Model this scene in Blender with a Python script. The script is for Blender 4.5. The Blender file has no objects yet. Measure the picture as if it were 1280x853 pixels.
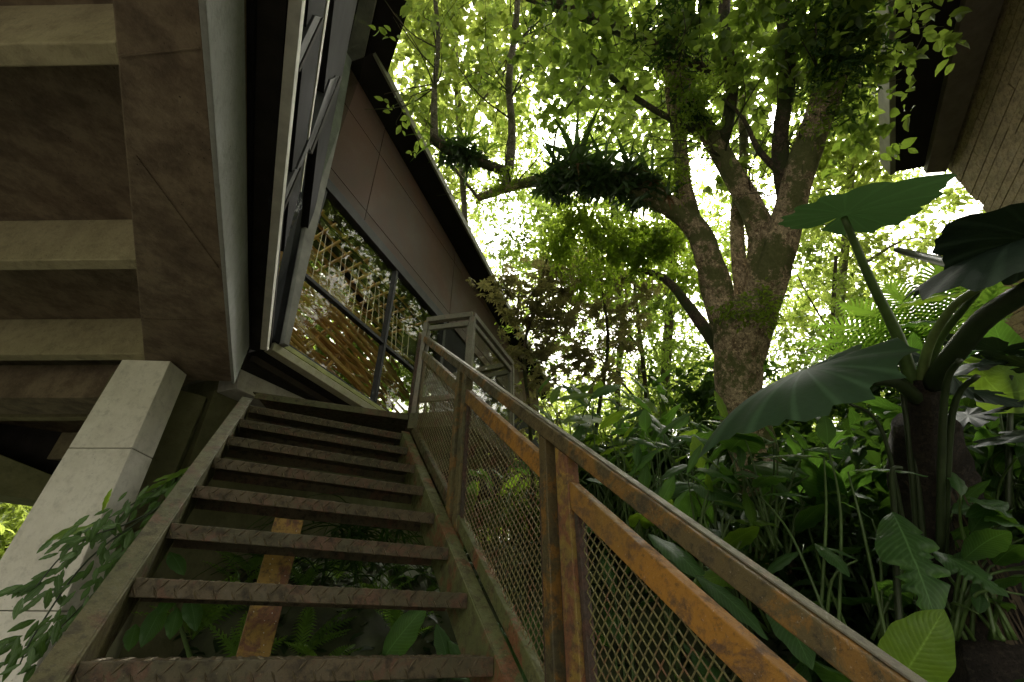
import bpy, math, random
import numpy as np
from mathutils import Vector, Matrix
random.seed(7); rng = np.random.default_rng(11)
SC = bpy.context.scene; COL = SC.collection
# ------------------------------------------------------------------ camera
FOC, YAW, PIT, ROL = 560.558, .4838156, .5874173, .0050378
F_ = np.array([math.sin(YAW)*math.cos(PIT), math.cos(YAW)*math.cos(PIT), math.sin(PIT)])
R0 = np.array([math.cos(YAW), -math.sin(YAW), 0.]); U0 = np.cross(R0, F_)
R_ = R0*math.cos(ROL)+U0*math.sin(ROL); U_ = -R0*math.sin(ROL)+U0*math.cos(ROL)
cd = bpy.data.cameras.new('camera'); cam = bpy.data.objects.new('camera', cd); COL.objects.link(cam)
cd.sensor_width = 36; cd.lens = FOC/1280*36; cd.clip_start = .02; cd.clip_end = 1000
M = Matrix.Identity(4)
for i in range(3): M[i][0] = R_[i]; M[i][1] = U_[i]; M[i][2] = -F_[i]
cam.matrix_world = M; SC.camera = cam
# ------------------------------------------------------------------ sky, sun, exposure (bright overcast day)
SUN_EL, SUN_AZ = math.radians(58), math.radians(62)      # azimuth clockwise from +Y
W = bpy.data.worlds.new('World'); SC.world = W; W.use_nodes = True
wn = W.node_tree.nodes; wl = W.node_tree.links
sky = wn.new('ShaderNodeTexSky'); sky.sky_type = 'NISHITA'; sky.sun_disc = False
sky.sun_elevation = SUN_EL; sky.sun_rotation = SUN_AZ; sky.dust_density = 6; sky.ozone_density = 1; sky.air_density = 1
hs = wn.new('ShaderNodeHueSaturation'); hs.inputs['Saturation'].default_value = .12
hs.inputs['Saturation'].default_value = .05
tint = wn.new('ShaderNodeMix'); tint.data_type = 'RGBA'; tint.blend_type = 'MULTIPLY'; tint.inputs[0].default_value = 1; tint.inputs[7].default_value = (1, .95, .83, 1)   # warm white balance of the overcast sky
wl.new(sky.outputs[0], hs.inputs['Color']); wl.new(hs.outputs[0], tint.inputs[6]); wl.new(tint.outputs[2], wn['Background'].inputs[0])
wn['Background'].inputs[1].default_value = .15
sl = bpy.data.lights.new('sun', 'SUN'); sl.energy = 1.3; sl.angle = math.radians(14); sl.color = (1, .97, .9)
so = bpy.data.objects.new('sun', sl); COL.objects.link(so)
sd = Vector((math.sin(SUN_AZ)*math.cos(SUN_EL), math.cos(SUN_AZ)*math.cos(SUN_EL), math.sin(SUN_EL)))
so.rotation_euler = sd.to_track_quat('Z', 'Y').to_euler()
SC.view_settings.view_transform = 'Standard'; SC.view_settings.look = 'None'
SC.view_settings.exposure = 2.2; SC.view_settings.gamma = 1; SC.view_settings.use_curve_mapping = False
SC.render.engine = 'CYCLES'
cy = SC.cycles; cy.max_bounces = 7; cy.diffuse_bounces = 4; cy.glossy_bounces = 3; cy.transmission_bounces = 5
cy.transparent_max_bounces = 12; cy.use_denoising = True; cy.sample_clamp_indirect = 6
try: cy.denoiser = 'OPENIMAGEDENOISE'
except Exception: pass
# ------------------------------------------------------------------ measuring helpers (photo bearing -> place on a real plane)
def ray(x, y): return F_+R_*(x-640)/FOC-U_*(y-426.5)/FOC
def onpl(x, y, n, d): R = ray(x, y); n = np.array(n, float); return R*(d/(R@n))
def X(x, y, v): return onpl(x, y, (1, 0, 0), v)
def Y(x, y, v): return onpl(x, y, (0, 1, 0), v)
def Z(x, y, v): return onpl(x, y, (0, 0, 1), v)
def at(x, y, d): R = ray(x, y); return R/np.linalg.norm(R)*d
def V(*a): return np.array(a, float)
def unit(v): v = np.array(v, float); return v/(np.linalg.norm(v)+1e-12)
# ------------------------------------------------------------------ object helpers
def tag(o, label=None, cat=None, group=None, kind=None):
    if label: o['label'] = label
    if cat: o['category'] = cat
    if group: o['group'] = group
    if kind: o['kind'] = kind
    return o
def thing(name, loc, label, cat, group=None):
    o = bpy.data.objects.new(name, None); COL.objects.link(o); o.location = Vector(loc); o.empty_display_size = .1
    return tag(o, label, cat, group)
def worldloc(p):
    v = Vector((0, 0, 0))
    while p is not None: v += p.location; p = p.parent
    return v
def put(name, me, parent=None, mat=None):
    o = bpy.data.objects.new(name, me); COL.objects.link(o)
    if mat is not None and not me.materials: me.materials.append(mat)
    if parent is not None: o.parent = parent; o.location = -worldloc(parent)
    return o
def mesh(name, vs, fs, mat=None, smooth=False):
    me = bpy.data.meshes.new(name); me.from_pydata([tuple(map(float, v)) for v in vs], [], fs); me.update()
    if mat is not None: me.materials.append(mat)
    if smooth: me.polygons.foreach_set('use_smooth', [True]*len(me.polygons))
    return me
def npmesh(name, vs, fs, mat, smooth=True):
    """vs (n,3), fs (m,k) arrays of equal-sized faces"""
    me = bpy.data.meshes.new(name); m, k = fs.shape
    me.vertices.add(len(vs)); me.vertices.foreach_set('co', np.ascontiguousarray(vs, dtype=np.float32).ravel())
    me.loops.add(m*k); me.loops.foreach_set('vertex_index', np.ascontiguousarray(fs, dtype=np.int32).ravel())
    me.polygons.add(m); me.polygons.foreach_set('loop_start', np.arange(0, m*k, k, dtype=np.int32))
    me.polygons.foreach_set('use_smooth', np.full(m, smooth)); me.update(calc_edges=True)
    me.materials.append(mat); return me
class MB:
    def __init__(s): s.v = []; s.f = []
    def add(s, vs, fs): n = len(s.v); s.v += [tuple(map(float, v)) for v in vs]; s.f += [tuple(i+n for i in f) for f in fs]; return s
    def prism(s, poly, ext):
        P = [np.array(p, float) for p in poly]; e = np.array(ext, float); k = len(P)
        nn = sum((np.cross(P[i]-P[0], P[(i+1) % k]-P[0]) for i in range(k)), np.zeros(3))
        if nn@e > 0: P = P[::-1]
        return s.add(P+[p+e for p in P], [tuple(range(k))]+[tuple(range(2*k-1, k-1, -1))]+[(i, i+k, (i+1) % k+k, (i+1) % k) for i in range(k)])
    def bar(s, a, b, w, t, up=(0, 0, 1)):
        a = np.array(a, float); b = np.array(b, float); d = unit(b-a); x = unit(np.cross(d, up)); y = np.cross(x, d)
        q = [a+x*w/2+y*t/2, a-x*w/2+y*t/2, a-x*w/2-y*t/2, a+x*w/2-y*t/2]
        return s.prism(q, b-a)
    def box(s, lo, hi): 
        return s.prism([(lo[0], lo[1], lo[2]), (hi[0], lo[1], lo[2]), (hi[0], hi[1], lo[2]), (lo[0], hi[1], lo[2])], (0, 0, hi[2]-lo[2]))
    def tube(s, pts, rad, n=8, rough=0., cap=True, sub=1):
        P = [np.array(p, float) for p in pts]; Rr = list(rad) if hasattr(rad, '__len__') else [rad]*len(P)
        if sub > 1:
            Q = []; q = []
            for i in range(len(P)-1):
                p0 = P[max(i-1, 0)]; p1 = P[i]; p2 = P[i+1]; p3 = P[min(i+2, len(P)-1)]
                for k in range(sub):
                    t = k/sub
                    Q.append(.5*((2*p1)+(-p0+p2)*t+(2*p0-5*p1+4*p2-p3)*t*t+(-p0+3*p1-3*p2+p3)*t**3)); q.append(Rr[i]*(1-t)+Rr[i+1]*t)
            Q.append(P[-1]); q.append(Rr[-1]); P = Q; Rr = q
        base = len(s.v); x = None; vs = []; fs = []
        ph = random.random()*9
        for i, p in enumerate(P):
            d = unit(P[min(i+1, len(P)-1)]-P[max(i-1, 0)])
            if x is None: x = unit(np.cross(d, (0.3, .8, .52)))
            else: x = unit(x-d*(x@d))
            y = np.cross(d, x)
            for k in range(n):
                an = 2*math.pi*k/n
                r = Rr[i]*(1+rough*(math.sin(an*3+ph+i*.35)*.5+math.sin(an*5-i*.5+ph*2)*.4+math.sin(an*2+i*.9)*.35+random.uniform(-.4, .4)))
                vs.append(p+(x*math.cos(an)+y*math.sin(an))*r)
        for i in range(len(P)-1):
            for k in range(n):
                a = i*n+k; b = i*n+(k+1) % n; fs.append((a, b, b+n, a+n))
        if cap: fs.append(tuple(range(n-1, -1, -1))); fs.append(tuple(range((len(P)-1)*n, len(P)*n)))
        return s.add(vs, fs)
    def build(s, name, mat, parent=None, bevel=0, smooth=False):
        me = mesh(name, s.v, s.f, mat, smooth); o = put(name, me, parent)
        if bevel:
            m = o.modifiers.new('b', 'BEVEL'); m.width = bevel; m.segments = 2; m.limit_method = 'ANGLE'; m.angle_limit = .6; m.harden_normals = False
        return o
# ------------------------------------------------------------------ materials
def newmat(name):
    m = bpy.data.materials.new(name); m.use_nodes = True; nt = m.node_tree; b = nt.nodes['Principled BSDF']
    return m, nt, b
class NT:
    def __init__(s, nt): s.nt = nt; s.n = nt.nodes; s.l = nt.links; s.tc = s.n.new('ShaderNodeTexCoord').outputs['Object']
    def link(s, a, b): s.l.new(a, b)
    def noise(s, scale, detail=6, rough=.6, vec=None, dist=0, stretch=None):
        t = s.n.new('ShaderNodeTexNoise'); t.inputs['Scale'].default_value = scale; t.inputs['Detail'].default_value = detail
        t.inputs['Roughness'].default_value = rough; t.inputs['Distortion'].default_value = dist
        v = vec or s.tc
        if stretch:
            mp = s.n.new('ShaderNodeMapping'); mp.inputs['Scale'].default_value = stretch; s.link(v, mp.inputs[0]); v = mp.outputs[0]
        s.link(v, t.inputs['Vector']); return t.outputs['Fac']
    def voro(s, scale, feat='F1', stretch=None):
        t = s.n.new('ShaderNodeTexVoronoi'); t.feature = feat; t.inputs['Scale'].default_value = scale; v = s.tc
        if stretch:
            mp = s.n.new('ShaderNodeMapping'); mp.inputs['Scale'].default_value = stretch; s.link(v, mp.inputs[0]); v = mp.outputs[0]
        s.link(v, t.inputs['Vector']); return t.outputs['Distance']
    def ramp(s, fac, stops):
        r = s.n.new('ShaderNodeValToRGB'); e = r.color_ramp.elements
        while len(e) < len(stops): e.new(.5)
        for q, (p, c) in zip(e, stops): q.position = p; q.color = (c, c, c, 1) if not hasattr(c, '__len__') else (*c, 1)
        s.link(fac, r.inputs[0]); return r.outputs[0]
    def mix(s, f, a, b, mode='MIX'):
        m = s.n.new('ShaderNodeMix'); m.data_type = 'RGBA'; m.blend_type = mode
        for i, v in ((0, f), (6, a), (7, b)):
            if hasattr(v, 'links') or hasattr(v, 'is_linked'): s.link(v, m.inputs[i])
            elif i == 0: m.inputs[0].default_value = v
            else: m.inputs[i].default_value = (*v, 1)
        return m.outputs[2]
    def math(s, op, a, b=0.):
        m = s.n.new('ShaderNodeMath'); m.operation = op
        for i, v in enumerate((a, b)):
            if hasattr(v, 'is_linked'): s.link(v, m.inputs[i])
            else: m.inputs[i].default_value = v
        return m.outputs[0]
    def bump(s, h, b, st=.3, dist=.01):
        q = s.n.new('ShaderNodeBump'); q.inputs['Strength'].default_value = st; q.inputs['Distance'].default_value = dist
        s.link(h, q.inputs['Height']); s.link(q.outputs[0], b.inputs['Normal'])
def concrete(name, c1, c2, c3, stain=.5, grain=1., rough=.85):
    m, nt, b = newmat(name); N = NT(nt)
    big = N.noise(1.6, 5, .6, dist=.6); mid = N.noise(7, 8, .7); fine = N.noise(60, 4, .6)
    col = N.mix(N.ramp(big, [(.35, 0), (.65, 1)]), c1, c2)
    col = N.mix(N.ramp(mid, [(.42, 0), (.62, stain)]), col, c3); col = N.mix(N.ramp(N.noise(22, 6, .75), [(.5, 0), (.68, .35)]), col, tuple(x*.45 for x in c3))
    sp = N.ramp(N.voro(38), [(.03, 1), (.12, 0)]); pits = N.math('MULTIPLY', sp, N.ramp(N.noise(5), [(.5, 0), (.62, 1)]))
    col = N.mix(N.math('MULTIPLY', pits, .7), col, tuple(x*.25 for x in c3))
    st = N.noise(3, 6, .7, stretch=(3, 3, .35)); col = N.mix(N.ramp(st, [(.5, 0), (.8, .55*stain)]), col, tuple(x*.35 for x in c1))
    N.link(col, b.inputs['Base Color']); b.inputs['Roughness'].default_value = rough
    h = N.math('ADD', N.math('MULTIPLY', mid, .6), N.math('MULTIPLY', fine, .35*grain)); h = N.math('SUBTRACT', h, N.math('MULTIPLY', pits, .8))
    N.bump(h, b, .8, .012); return m
def rusty(name, paint, paint2, rust, dark, amt=.5, scale=1., metal=.0, rough=.55, flecks=(.5, .48, .42)):
    m, nt, b = newmat(name); N = NT(nt)
    n1 = N.noise(5*scale, 12, .75, dist=.5); n2 = N.noise(19*scale, 10, .75); n3 = N.noise(110*scale, 5, .75); n4 = N.noise(1.5*scale, 4, .55); n5 = N.noise(48*scale, 8, .7)
    col = N.mix(N.ramp(n4, [(.42, 0), (.58, 1)]), paint, paint2)
    col = N.mix(N.ramp(n1, [(.60-.25*amt, 0), (.65-.22*amt, 1)]), col, rust)
    col = N.mix(N.ramp(n2, [(.50, 0), (.62, .85)]), col, dark)
    col = N.mix(N.ramp(n5, [(.56, 0), (.64, .55)]), col, tuple(x*.35 for x in dark))
    col = N.mix(N.ramp(n3, [(.63, 0), (.68, .55)]), col, flecks)
    N.link(col, b.inputs['Base Color'])
    N.link(N.ramp(n2, [(.35, rough-.2), (.62, rough+.25)]), b.inputs['Roughness']); b.inputs['Metallic'].default_value = metal
    N.bump(N.math('ADD', N.math('MULTIPLY', n2, .6), N.math('ADD', N.math('MULTIPLY', n5, .5), N.math('MULTIPLY', n3, .4))), b, .9, .004); return m
def plain(name, c, rough=.5, metal=0., var=.25, scale=8, bump=.2, spec=.5):
    m, nt, b = newmat(name); N = NT(nt); n = N.noise(scale, 7, .65)
    N.link(N.mix(N.ramp(n, [(.35, 0), (.7, 1)]), tuple(x*(1-var) for x in c), tuple(min(1, x*(1+var)) for x in c)), b.inputs['Base Color'])
    b.inputs['Specular IOR Level'].default_value = spec
    b.inputs['Roughness'].default_value = rough; b.inputs['Metallic'].default_value = metal; N.bump(N.noise(scale*6, 5), b, bump, .003); return m
def leafmat(name, c1, c2, trans=(.30, .42, .03), tf=.5, rough=.4, veins=None, spec=.5, backlight=1.):
    """two-colour leaf by random per island; translucent"""
    m = bpy.data.materials.new(name); m.use_nodes = True; nt = m.node_tree; N = NT(nt); b = nt.nodes['Principled BSDF']
    g = N.n.new('ShaderNodeNewGeometry'); oi = N.n.new('ShaderNodeObjectInfo')
    rnd = N.math('FRACT', N.math('ADD', g.outputs['Random Per Island'], oi.outputs['Random']))
    col = N.mix(rnd, c1, c2); tcol = N.mix(rnd, tuple(x*.7 for x in trans), trans)
    nz = N.noise(25, 4, .6); col = N.mix(N.ramp(nz, [(.4, 0), (.75, .4)]), col, tuple(x*.5 for x in c1))
    if veins:
        uv = N.n.new('ShaderNodeUVMap').outputs[0]; sp = N.n.new('ShaderNodeSeparateXYZ'); N.link(uv, sp.inputs[0])
        u, v = sp.outputs[0], sp.outputs[1]
        av = N.math('ABSOLUTE', N.math('SUBTRACT', v, .5))
        if veins == 'blade': ph = N.math('MULTIPLY', N.math('SUBTRACT', u, N.math('MULTIPLY', av, .35)), 110.)
        else: ph = N.math('MULTIPLY', u, 100.53)
        w = N.math('SINE', ph); wv = N.ramp(N.math('ADD', N.math('MULTIPLY', w, .5), .5), [(.86 if veins != 'blade' else .6, 0), (1., 1)])
        mid = N.ramp(av, [(.0, 1), (.03, 0)]) if veins == 'blade' else N.ramp(v, [(0, 1), (.1, 0)])
        vv = N.math('MAXIMUM', N.math('MULTIPLY', wv, .3 if veins == 'blade' else .4), mid)
        light = tuple(min(1, x*2.8+.03) for x in c2)
        col = N.mix(N.math('MULTIPLY', vv, .8), col, light)
        N.bump(N.math('ADD', N.math('MULTIPLY', w, .07), N.math('MULTIPLY', nz, .5)), b, .5, .006)
    N.link(col, b.inputs['Base Color']); b.inputs['Roughness'].default_value = rough; b.inputs['Specular IOR Level'].default_value = spec
    t = N.n.new('ShaderNodeBsdfTranslucent'); N.link(tcol, t.inputs['Color'])
    mx = N.n.new('ShaderNodeMixShader'); mx.inputs[0].default_value = tf
    N.link(b.outputs[0], mx.inputs[1]); N.link(t.outputs[0], mx.inputs[2]); N.link(mx.outputs[0], nt.nodes['Material Output'].inputs[0]); return m
def bark(name, c1, c2, moss, mossamt=.5, scale=1.):
    m, nt, b = newmat(name); N = NT(nt)
    n1 = N.noise(14*scale, 12, .8, dist=.8, stretch=(1, 1, .55)); n2 = N.noise(3.2*scale, 10, .75); n3 = N.noise(70*scale, 8, .8); vo = N.voro(30*scale, stretch=(1, 1, .6))
    col = N.mix(N.ramp(n1, [(.42, 0), (.56, 1)]), c1, c2)
    col = N.mix(N.ramp(N.noise(36*scale, 8, .75), [(.53, 0), (.58, .8)]), col, tuple(min(1, x*1.7) for x in c2))
    col = N.mix(N.ramp(n3, [(.53, 0), (.59, .85)]), col, tuple(x*.22 for x in c1))
    col = N.mix(N.ramp(n2, [(.6-.2*mossamt, 0), (.64-.2*mossamt, .9)]), col, moss)
    N.link(col, b.inputs['Base Color']); b.inputs['Roughness'].default_value = .9
    N.bump(N.math('ADD', N.math('MULTIPLY', n1, .8), N.math('ADD', N.math('MULTIPLY', n3, .6), N.math('MULTIPLY', vo, .5))), b, 1., .03); return m
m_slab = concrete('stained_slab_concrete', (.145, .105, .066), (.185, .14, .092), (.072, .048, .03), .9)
m_rib = concrete('lit_rib_concrete', (.27, .235, .135), (.32, .28, .17), (.15, .12, .07), .5)  # paler than the slab: light caught by the rib faces put into the colour
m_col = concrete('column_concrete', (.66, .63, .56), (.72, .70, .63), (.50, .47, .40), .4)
m_colside = m_col
m_edge = concrete('edge_concrete', (.21, .215, .20), (.25, .26, .245), (.22, .22, .2), .4)
m_beam = concrete('beam_concrete', (.36, .34, .30), (.42, .40, .36), (.25, .23, .19), .4)
m_mosswall = concrete('mossy_concrete', (.13, .125, .055), (.17, .16, .085), (.09, .095, .04), .7)
m_steel_g = rusty('green_rusted_steel', (.088, .074, .028), (.060, .062, .020), (.085, .044, .020), (.030, .024, .012), .25, 1.3, 0, .6, (.24, .2, .15))
m_tread = rusty('tread_steel', (.075, .055, .026), (.055, .048, .02), (.085, .042, .02), (.02, .016, .010), .3, 1.6, 0, .6, (.26, .2, .15))
m_rib_worn = plain('worn_rib_steel', (.13, .105, .065), .35, .4, .4, 20)
m_string = rusty('stringer_steel', (.13, .13, .05), (.10, .11, .038), (.17, .07, .03), (.06, .052, .026), .35, 1., 0, .6, (.42, .38, .28))
m_rail = rusty('rail_steel', (.095, .068, .024), (.066, .056, .024), (.19, .095, .016), (.038, .029, .016), .38, 1.2, 0, .5, (.38, .32, .25))
m_orange = rusty('orange_rusted_steel', (.32, .145, .018), (.21, .115, .022), (.12, .062, .028), (.10, .06, .03), .3, 1.1, 0, .55, (.5, .38, .35))
m_yellow = rusty('yellow_rusted_steel', (.30, .18, .03), (.20, .14, .03), (.17, .07, .03), (.08, .05, .028), .45, 1.6, 0, .55, (.5, .45, .38))
m_brown = rusty('brown_rusted_steel', (.05, .032, .022), (.042, .032, .020), (.07, .032, .02), (.03, .02, .015), .5, 2, 0, .6, (.35, .26, .2))
m_midgreen = rusty('mossy_rail_steel', (.09, .085, .04), (.12, .10, .04), (.20, .11, .03), (.06, .05, .03), .4, 1.2, 0, .6, (.4, .36, .25))
m_mesh = rusty('mesh_wire', (.20, .16, .07), (.18, .17, .06), (.20, .10, .05), (.10, .07, .045), .3, 3, .2, .5)
m_grayrail = rusty('landing_rail_steel', (.17, .155, .11), (.14, .135, .09), (.20, .15, .11), (.12, .11, .09), .3, 1.5, 0, .5, (.35, .33, .28))
m_black = plain('black_steel', (.012, .012, .014), .8, .0, .4, 6, spec=.1)
m_darkframe = plain('dark_window_frame', (.03, .031, .034), .65, .0, .3, 10, spec=.2)
m_gray = plain('grey_painted_steel', (.20, .195, .185), .75, .0, .3, 5, spec=.2)
m_white = plain('pale_edge_trim', (.55, .54, .48), .6, 0, .15, 12)
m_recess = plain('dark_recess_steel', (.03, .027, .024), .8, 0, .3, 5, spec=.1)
m_olivebar = plain('olive_sill_bar', (.28, .30, .09), .5, 0, .3, 9)
m_sill = concrete('pale_sill', (.36, .34, .26), (.42, .41, .30), (.30, .30, .14), .5)
m_fascia = plain('pale_fascia', (.17, .17, .125), .8, .0, .3, 4, spec=.2)
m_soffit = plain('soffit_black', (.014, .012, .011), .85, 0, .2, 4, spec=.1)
m_wood = None
def rustpanel():
    m, nt, b = newmat('weathered_corten_panel'); N = NT(nt); oi = N.n.new('ShaderNodeObjectInfo').outputs['Random']
    n1 = N.noise(1.1, 6, .6, dist=1.5, stretch=(1, 1, .8)); n2 = N.noise(5, 8, .7); n3 = N.noise(90, 3)
    col = N.mix(oi, (.080, .043, .031), (.062, .038, .030))
    col = N.mix(N.ramp(n1, [(.4, 0), (.62, .8)]), col, (.060, .045, .038)); col = N.mix(N.ramp(n2, [(.5, 0), (.75, .5)]), col, (.09, .055, .045))
    col = N.mix(N.ramp(n3, [(.6, 0), (.8, .25)]), col, (.3, .17, .12))
    N.link(col, b.inputs['Base Color']); b.inputs['Specular IOR Level'].default_value = .12; N.link(N.ramp(n2, [(.3, .5), (.7, .75)]), b.inputs['Roughness'])
    N.bump(n2, b, .15, .004); return m
m_panel = rustpanel()
def glassmat(name, tint=(.82, .86, .82), refl=.16):
    m = bpy.data.materials.new(name); m.use_nodes = True; nt = m.node_tree; n = nt.nodes; l = nt.links; n.remove(n['Principled BSDF'])
    tr = n.new('ShaderNodeBsdfTransparent'); tr.inputs[0].default_value = (*tint, 1); gl = n.new('ShaderNodeBsdfGlossy'); gl.inputs['Roughness'].default_value = .015
    fr = n.new('ShaderNodeLayerWeight'); fr.inputs[0].default_value = .5; pw = n.new('ShaderNodeMath'); pw.operation = 'POWER'; pw.inputs[1].default_value = 5; l.new(fr.outputs['Facing'], pw.inputs[0])
    ad = n.new('ShaderNodeMath'); ad.operation = 'MULTIPLY_ADD'; ad.inputs[1].default_value = .6*(1 if refl > .03 else .15); ad.inputs[2].default_value = refl/2; ad.use_clamp = True
    mx = n.new('ShaderNodeMixShader'); l.new(pw.outputs[0], ad.inputs[0]); l.new(ad.outputs[0], mx.inputs[0]); l.new(tr.outputs[0], mx.inputs[1]); l.new(gl.outputs[0], mx.inputs[2])
    l.new(mx.outputs[0], n['Material Output'].inputs[0]); return m
m_glass = glassmat('window_glass', (.93, .94, .90), refl=.06); m_sideglass = glassmat('side_glass', refl=.02); m_glass2 = glassmat('landing_glass', (.86, .88, .84), .1)
m_bamboo = plain('bamboo', (.55, .34, .11), .4, 0, .4, 3, .2)
m_rod = plain('pale_rod', (.38, .33, .24), .3, .5, .1)
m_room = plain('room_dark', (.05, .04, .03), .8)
m_soil = plain('soil', (.035, .026, .018), .95, 0, .6, 6, .8)
m_lawn = plain('damp_ground', (.05, .06, .025), .95, 0, .6, 3, .8)
m_plank = rusty('weathered_timber', (.25, .18, .105), (.21, .155, .09), (.17, .12, .07), (.11, .08, .05), .4, 1.5, 0, .75, (.34, .28, .2))
# leaves
lm_canopy = leafmat('canopy_leaf', (.05, .09, .015), (.09, .13, .02), (.35, .48, .07), .58, .45)
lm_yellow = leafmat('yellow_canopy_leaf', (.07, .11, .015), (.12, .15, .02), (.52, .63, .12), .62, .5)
lm_mid = leafmat('mid_leaf', (.035, .075, .015), (.06, .11, .02), (.30, .44, .05), .5, .5)
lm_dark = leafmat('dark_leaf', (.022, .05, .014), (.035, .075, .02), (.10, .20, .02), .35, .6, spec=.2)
lm_brown = leafmat('olive_palmate_leaf', (.09, .085, .035), (.12, .105, .05), (.30, .28, .09), .45, .5)
lm_vine = leafmat('vine_leaf', (.06, .11, .015), (.09, .15, .02), (.45, .62, .05), .6, .45)
lm_brom = leafmat('bromeliad_leaf', (.035, .07, .02), (.055, .10, .028), (.08, .16, .02), .25, .35)
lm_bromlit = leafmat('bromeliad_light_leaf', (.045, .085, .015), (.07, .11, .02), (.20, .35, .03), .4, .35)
lm_dead = leafmat('dead_leaf', (.13, .07, .03), (.22, .12, .04), (.2, .1, .03), .3, .7)
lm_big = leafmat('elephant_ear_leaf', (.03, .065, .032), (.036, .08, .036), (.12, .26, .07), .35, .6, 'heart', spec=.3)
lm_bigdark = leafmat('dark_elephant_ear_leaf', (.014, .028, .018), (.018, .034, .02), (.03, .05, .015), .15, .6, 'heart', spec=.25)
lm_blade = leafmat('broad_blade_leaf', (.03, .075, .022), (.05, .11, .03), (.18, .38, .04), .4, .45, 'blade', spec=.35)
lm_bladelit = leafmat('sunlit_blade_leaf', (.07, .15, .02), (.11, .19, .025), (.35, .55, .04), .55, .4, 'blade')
lm_hang = leafmat('glossy_hanging_leaf', (.045, .095, .025), (.075, .14, .04), (.16, .32, .04), .3, .25, 'blade')
lm_fern = leafmat('fern_leaf', (.06, .13, .02), (.10, .20, .03), (.30, .52, .05), .45, .5)
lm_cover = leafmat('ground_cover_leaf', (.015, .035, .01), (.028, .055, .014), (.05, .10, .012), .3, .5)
m_stem = plain('green_stem', (.07, .12, .03), .45, 0, .3, 14); m_stemdark = plain('dark_stem', (.03, .045, .018), .45, 0, .3, 14); m_stempale = plain('pale_stem', (.16, .22, .07), .45, 0, .3, 14)
m_bark = bark('mottled_bark', (.15, .10, .055), (.48, .37, .24), (.10, .115, .03), .6); m_barkdark = bark('dark_bark', (.05, .035, .022), (.09, .065, .04), (.04, .055, .012), .6)
m_barkpale = bark('pale_bark', (.16, .14, .10), (.28, .25, .19), (.10, .11, .04), .3, 2)
m_fibre = bark('fibrous_trunk', (.018, .012, .008), (.04, .028, .02), (.04, .035, .02), .2, 1.5)
# ------------------------------------------------------------------ leaf templates
def T_diamond(w=.42, fold=.12): return np.array([(0, 0, 0), (.45, w/2, fold), (1, 0, -.05), (.45, -w/2, fold)], float), np.array([(0, 2, 1), (0, 3, 2)])
def T_ovate(w=.5, fold=.1, droop=.18):
    v = [(0, 0, 0)]
    for u, k in ((.22, .75), (.5, 1.), (.78, .62)):
        z = -droop*u*u
        v += [(u, w/2*k, z+fold*k), (u, 0, z), (u, -w/2*k, z+fold*k)]
    v.append((1, 0, -droop*1.3))
    f = [(0, 2, 1), (0, 3, 2), (10, 7, 8), (10, 8, 9)]
    for b in (1, 4): f += [(b, b+1, b+4), (b, b+4, b+3), (b+1, b+2, b+5), (b+1, b+5, b+4)]
    return np.array(v, float), np.array(f)
def T_palmate(n=7, w=.2):
    vs = []; fs = []
    for i in range(n):
        an = (i/(n-1)-.5)*math.radians(250); L = .5*(1-.25*abs(i/(n-1)-.5)*2); c, s = math.cos(an), math.sin(an)
        b = len(vs)
        for (u, vv, z) in ((.05, 0, 0), (.5, w/2, .02), (1, 0, -.22), (.5, -w/2, .02)):
            vs.append((.5+L*(u*c)-L*vv*s*1.3, L*(u*s)+L*vv*c*1.3, z*L+.05)); 
        fs += [(b, b+2, b+1), (b, b+3, b+2)]
    vs += [(0, .006, 0), (.52, .006, .05), (.52, -.006, .05), (0, -.006, 0)]; b = len(vs)-4; fs += [(b, b+1, b+2), (b, b+2, b+3)]
    return np.array(vs, float), np.array(fs)
def T_frond(n=16, w=.34, droop=.35):
    vs = []; fs = []
    rz = lambda u: .28*u-droop*u*u*1.6
    for i in range(n+1): u = i/n; vs += [(u, .006*(1-u), rz(u)), (u, -.006*(1-u), rz(u))]
    for i in range(n): b = 2*i; fs += [(b, b+1, b+3), (b, b+3, b+2)]
    for i in range(2, n):
        u = i/n; L = w*math.sin(math.pi*min(1, (u*.92+.1)))**.8*.5
        for sg in (1, -1):
            b = len(vs); t = .42/n
            vs += [(u-t, 0, rz(u)), (u+t, 0, rz(u)), (u+.09+t*.4, sg*L, rz(u)-.06*L/.17), (u+.06, sg*L*.55, rz(u)+.005), (u+.06+t*1.5, sg*L*.55, rz(u)+.005)]
            fs += [(b, b+4, b+1), (b, b+3, b+4), (b+3, b+2, b+4)]
    return np.array(vs, float), np.array(fs)
def T_strap(n=7, w=.09, droop=.6, rise=.35):
    vs = []; fs = []
    for i in range(n+1):
        u = i/n; ww = w*(1-u**2.2)*(.7+.5*math.sin(math.pi*min(1, u+.2))); z = rise*u-droop*u**2.4
        vs += [(u, ww/2, z+.018), (u, 0, z), (u, -ww/2, z+.018)]
    for i in range(n):
        b = 3*i; fs += [(b, b+1, b+4), (b, b+4, b+3), (b+1, b+2, b+5), (b+1, b+5, b+4)]
    return np.array(vs, float), np.array(fs)
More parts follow.
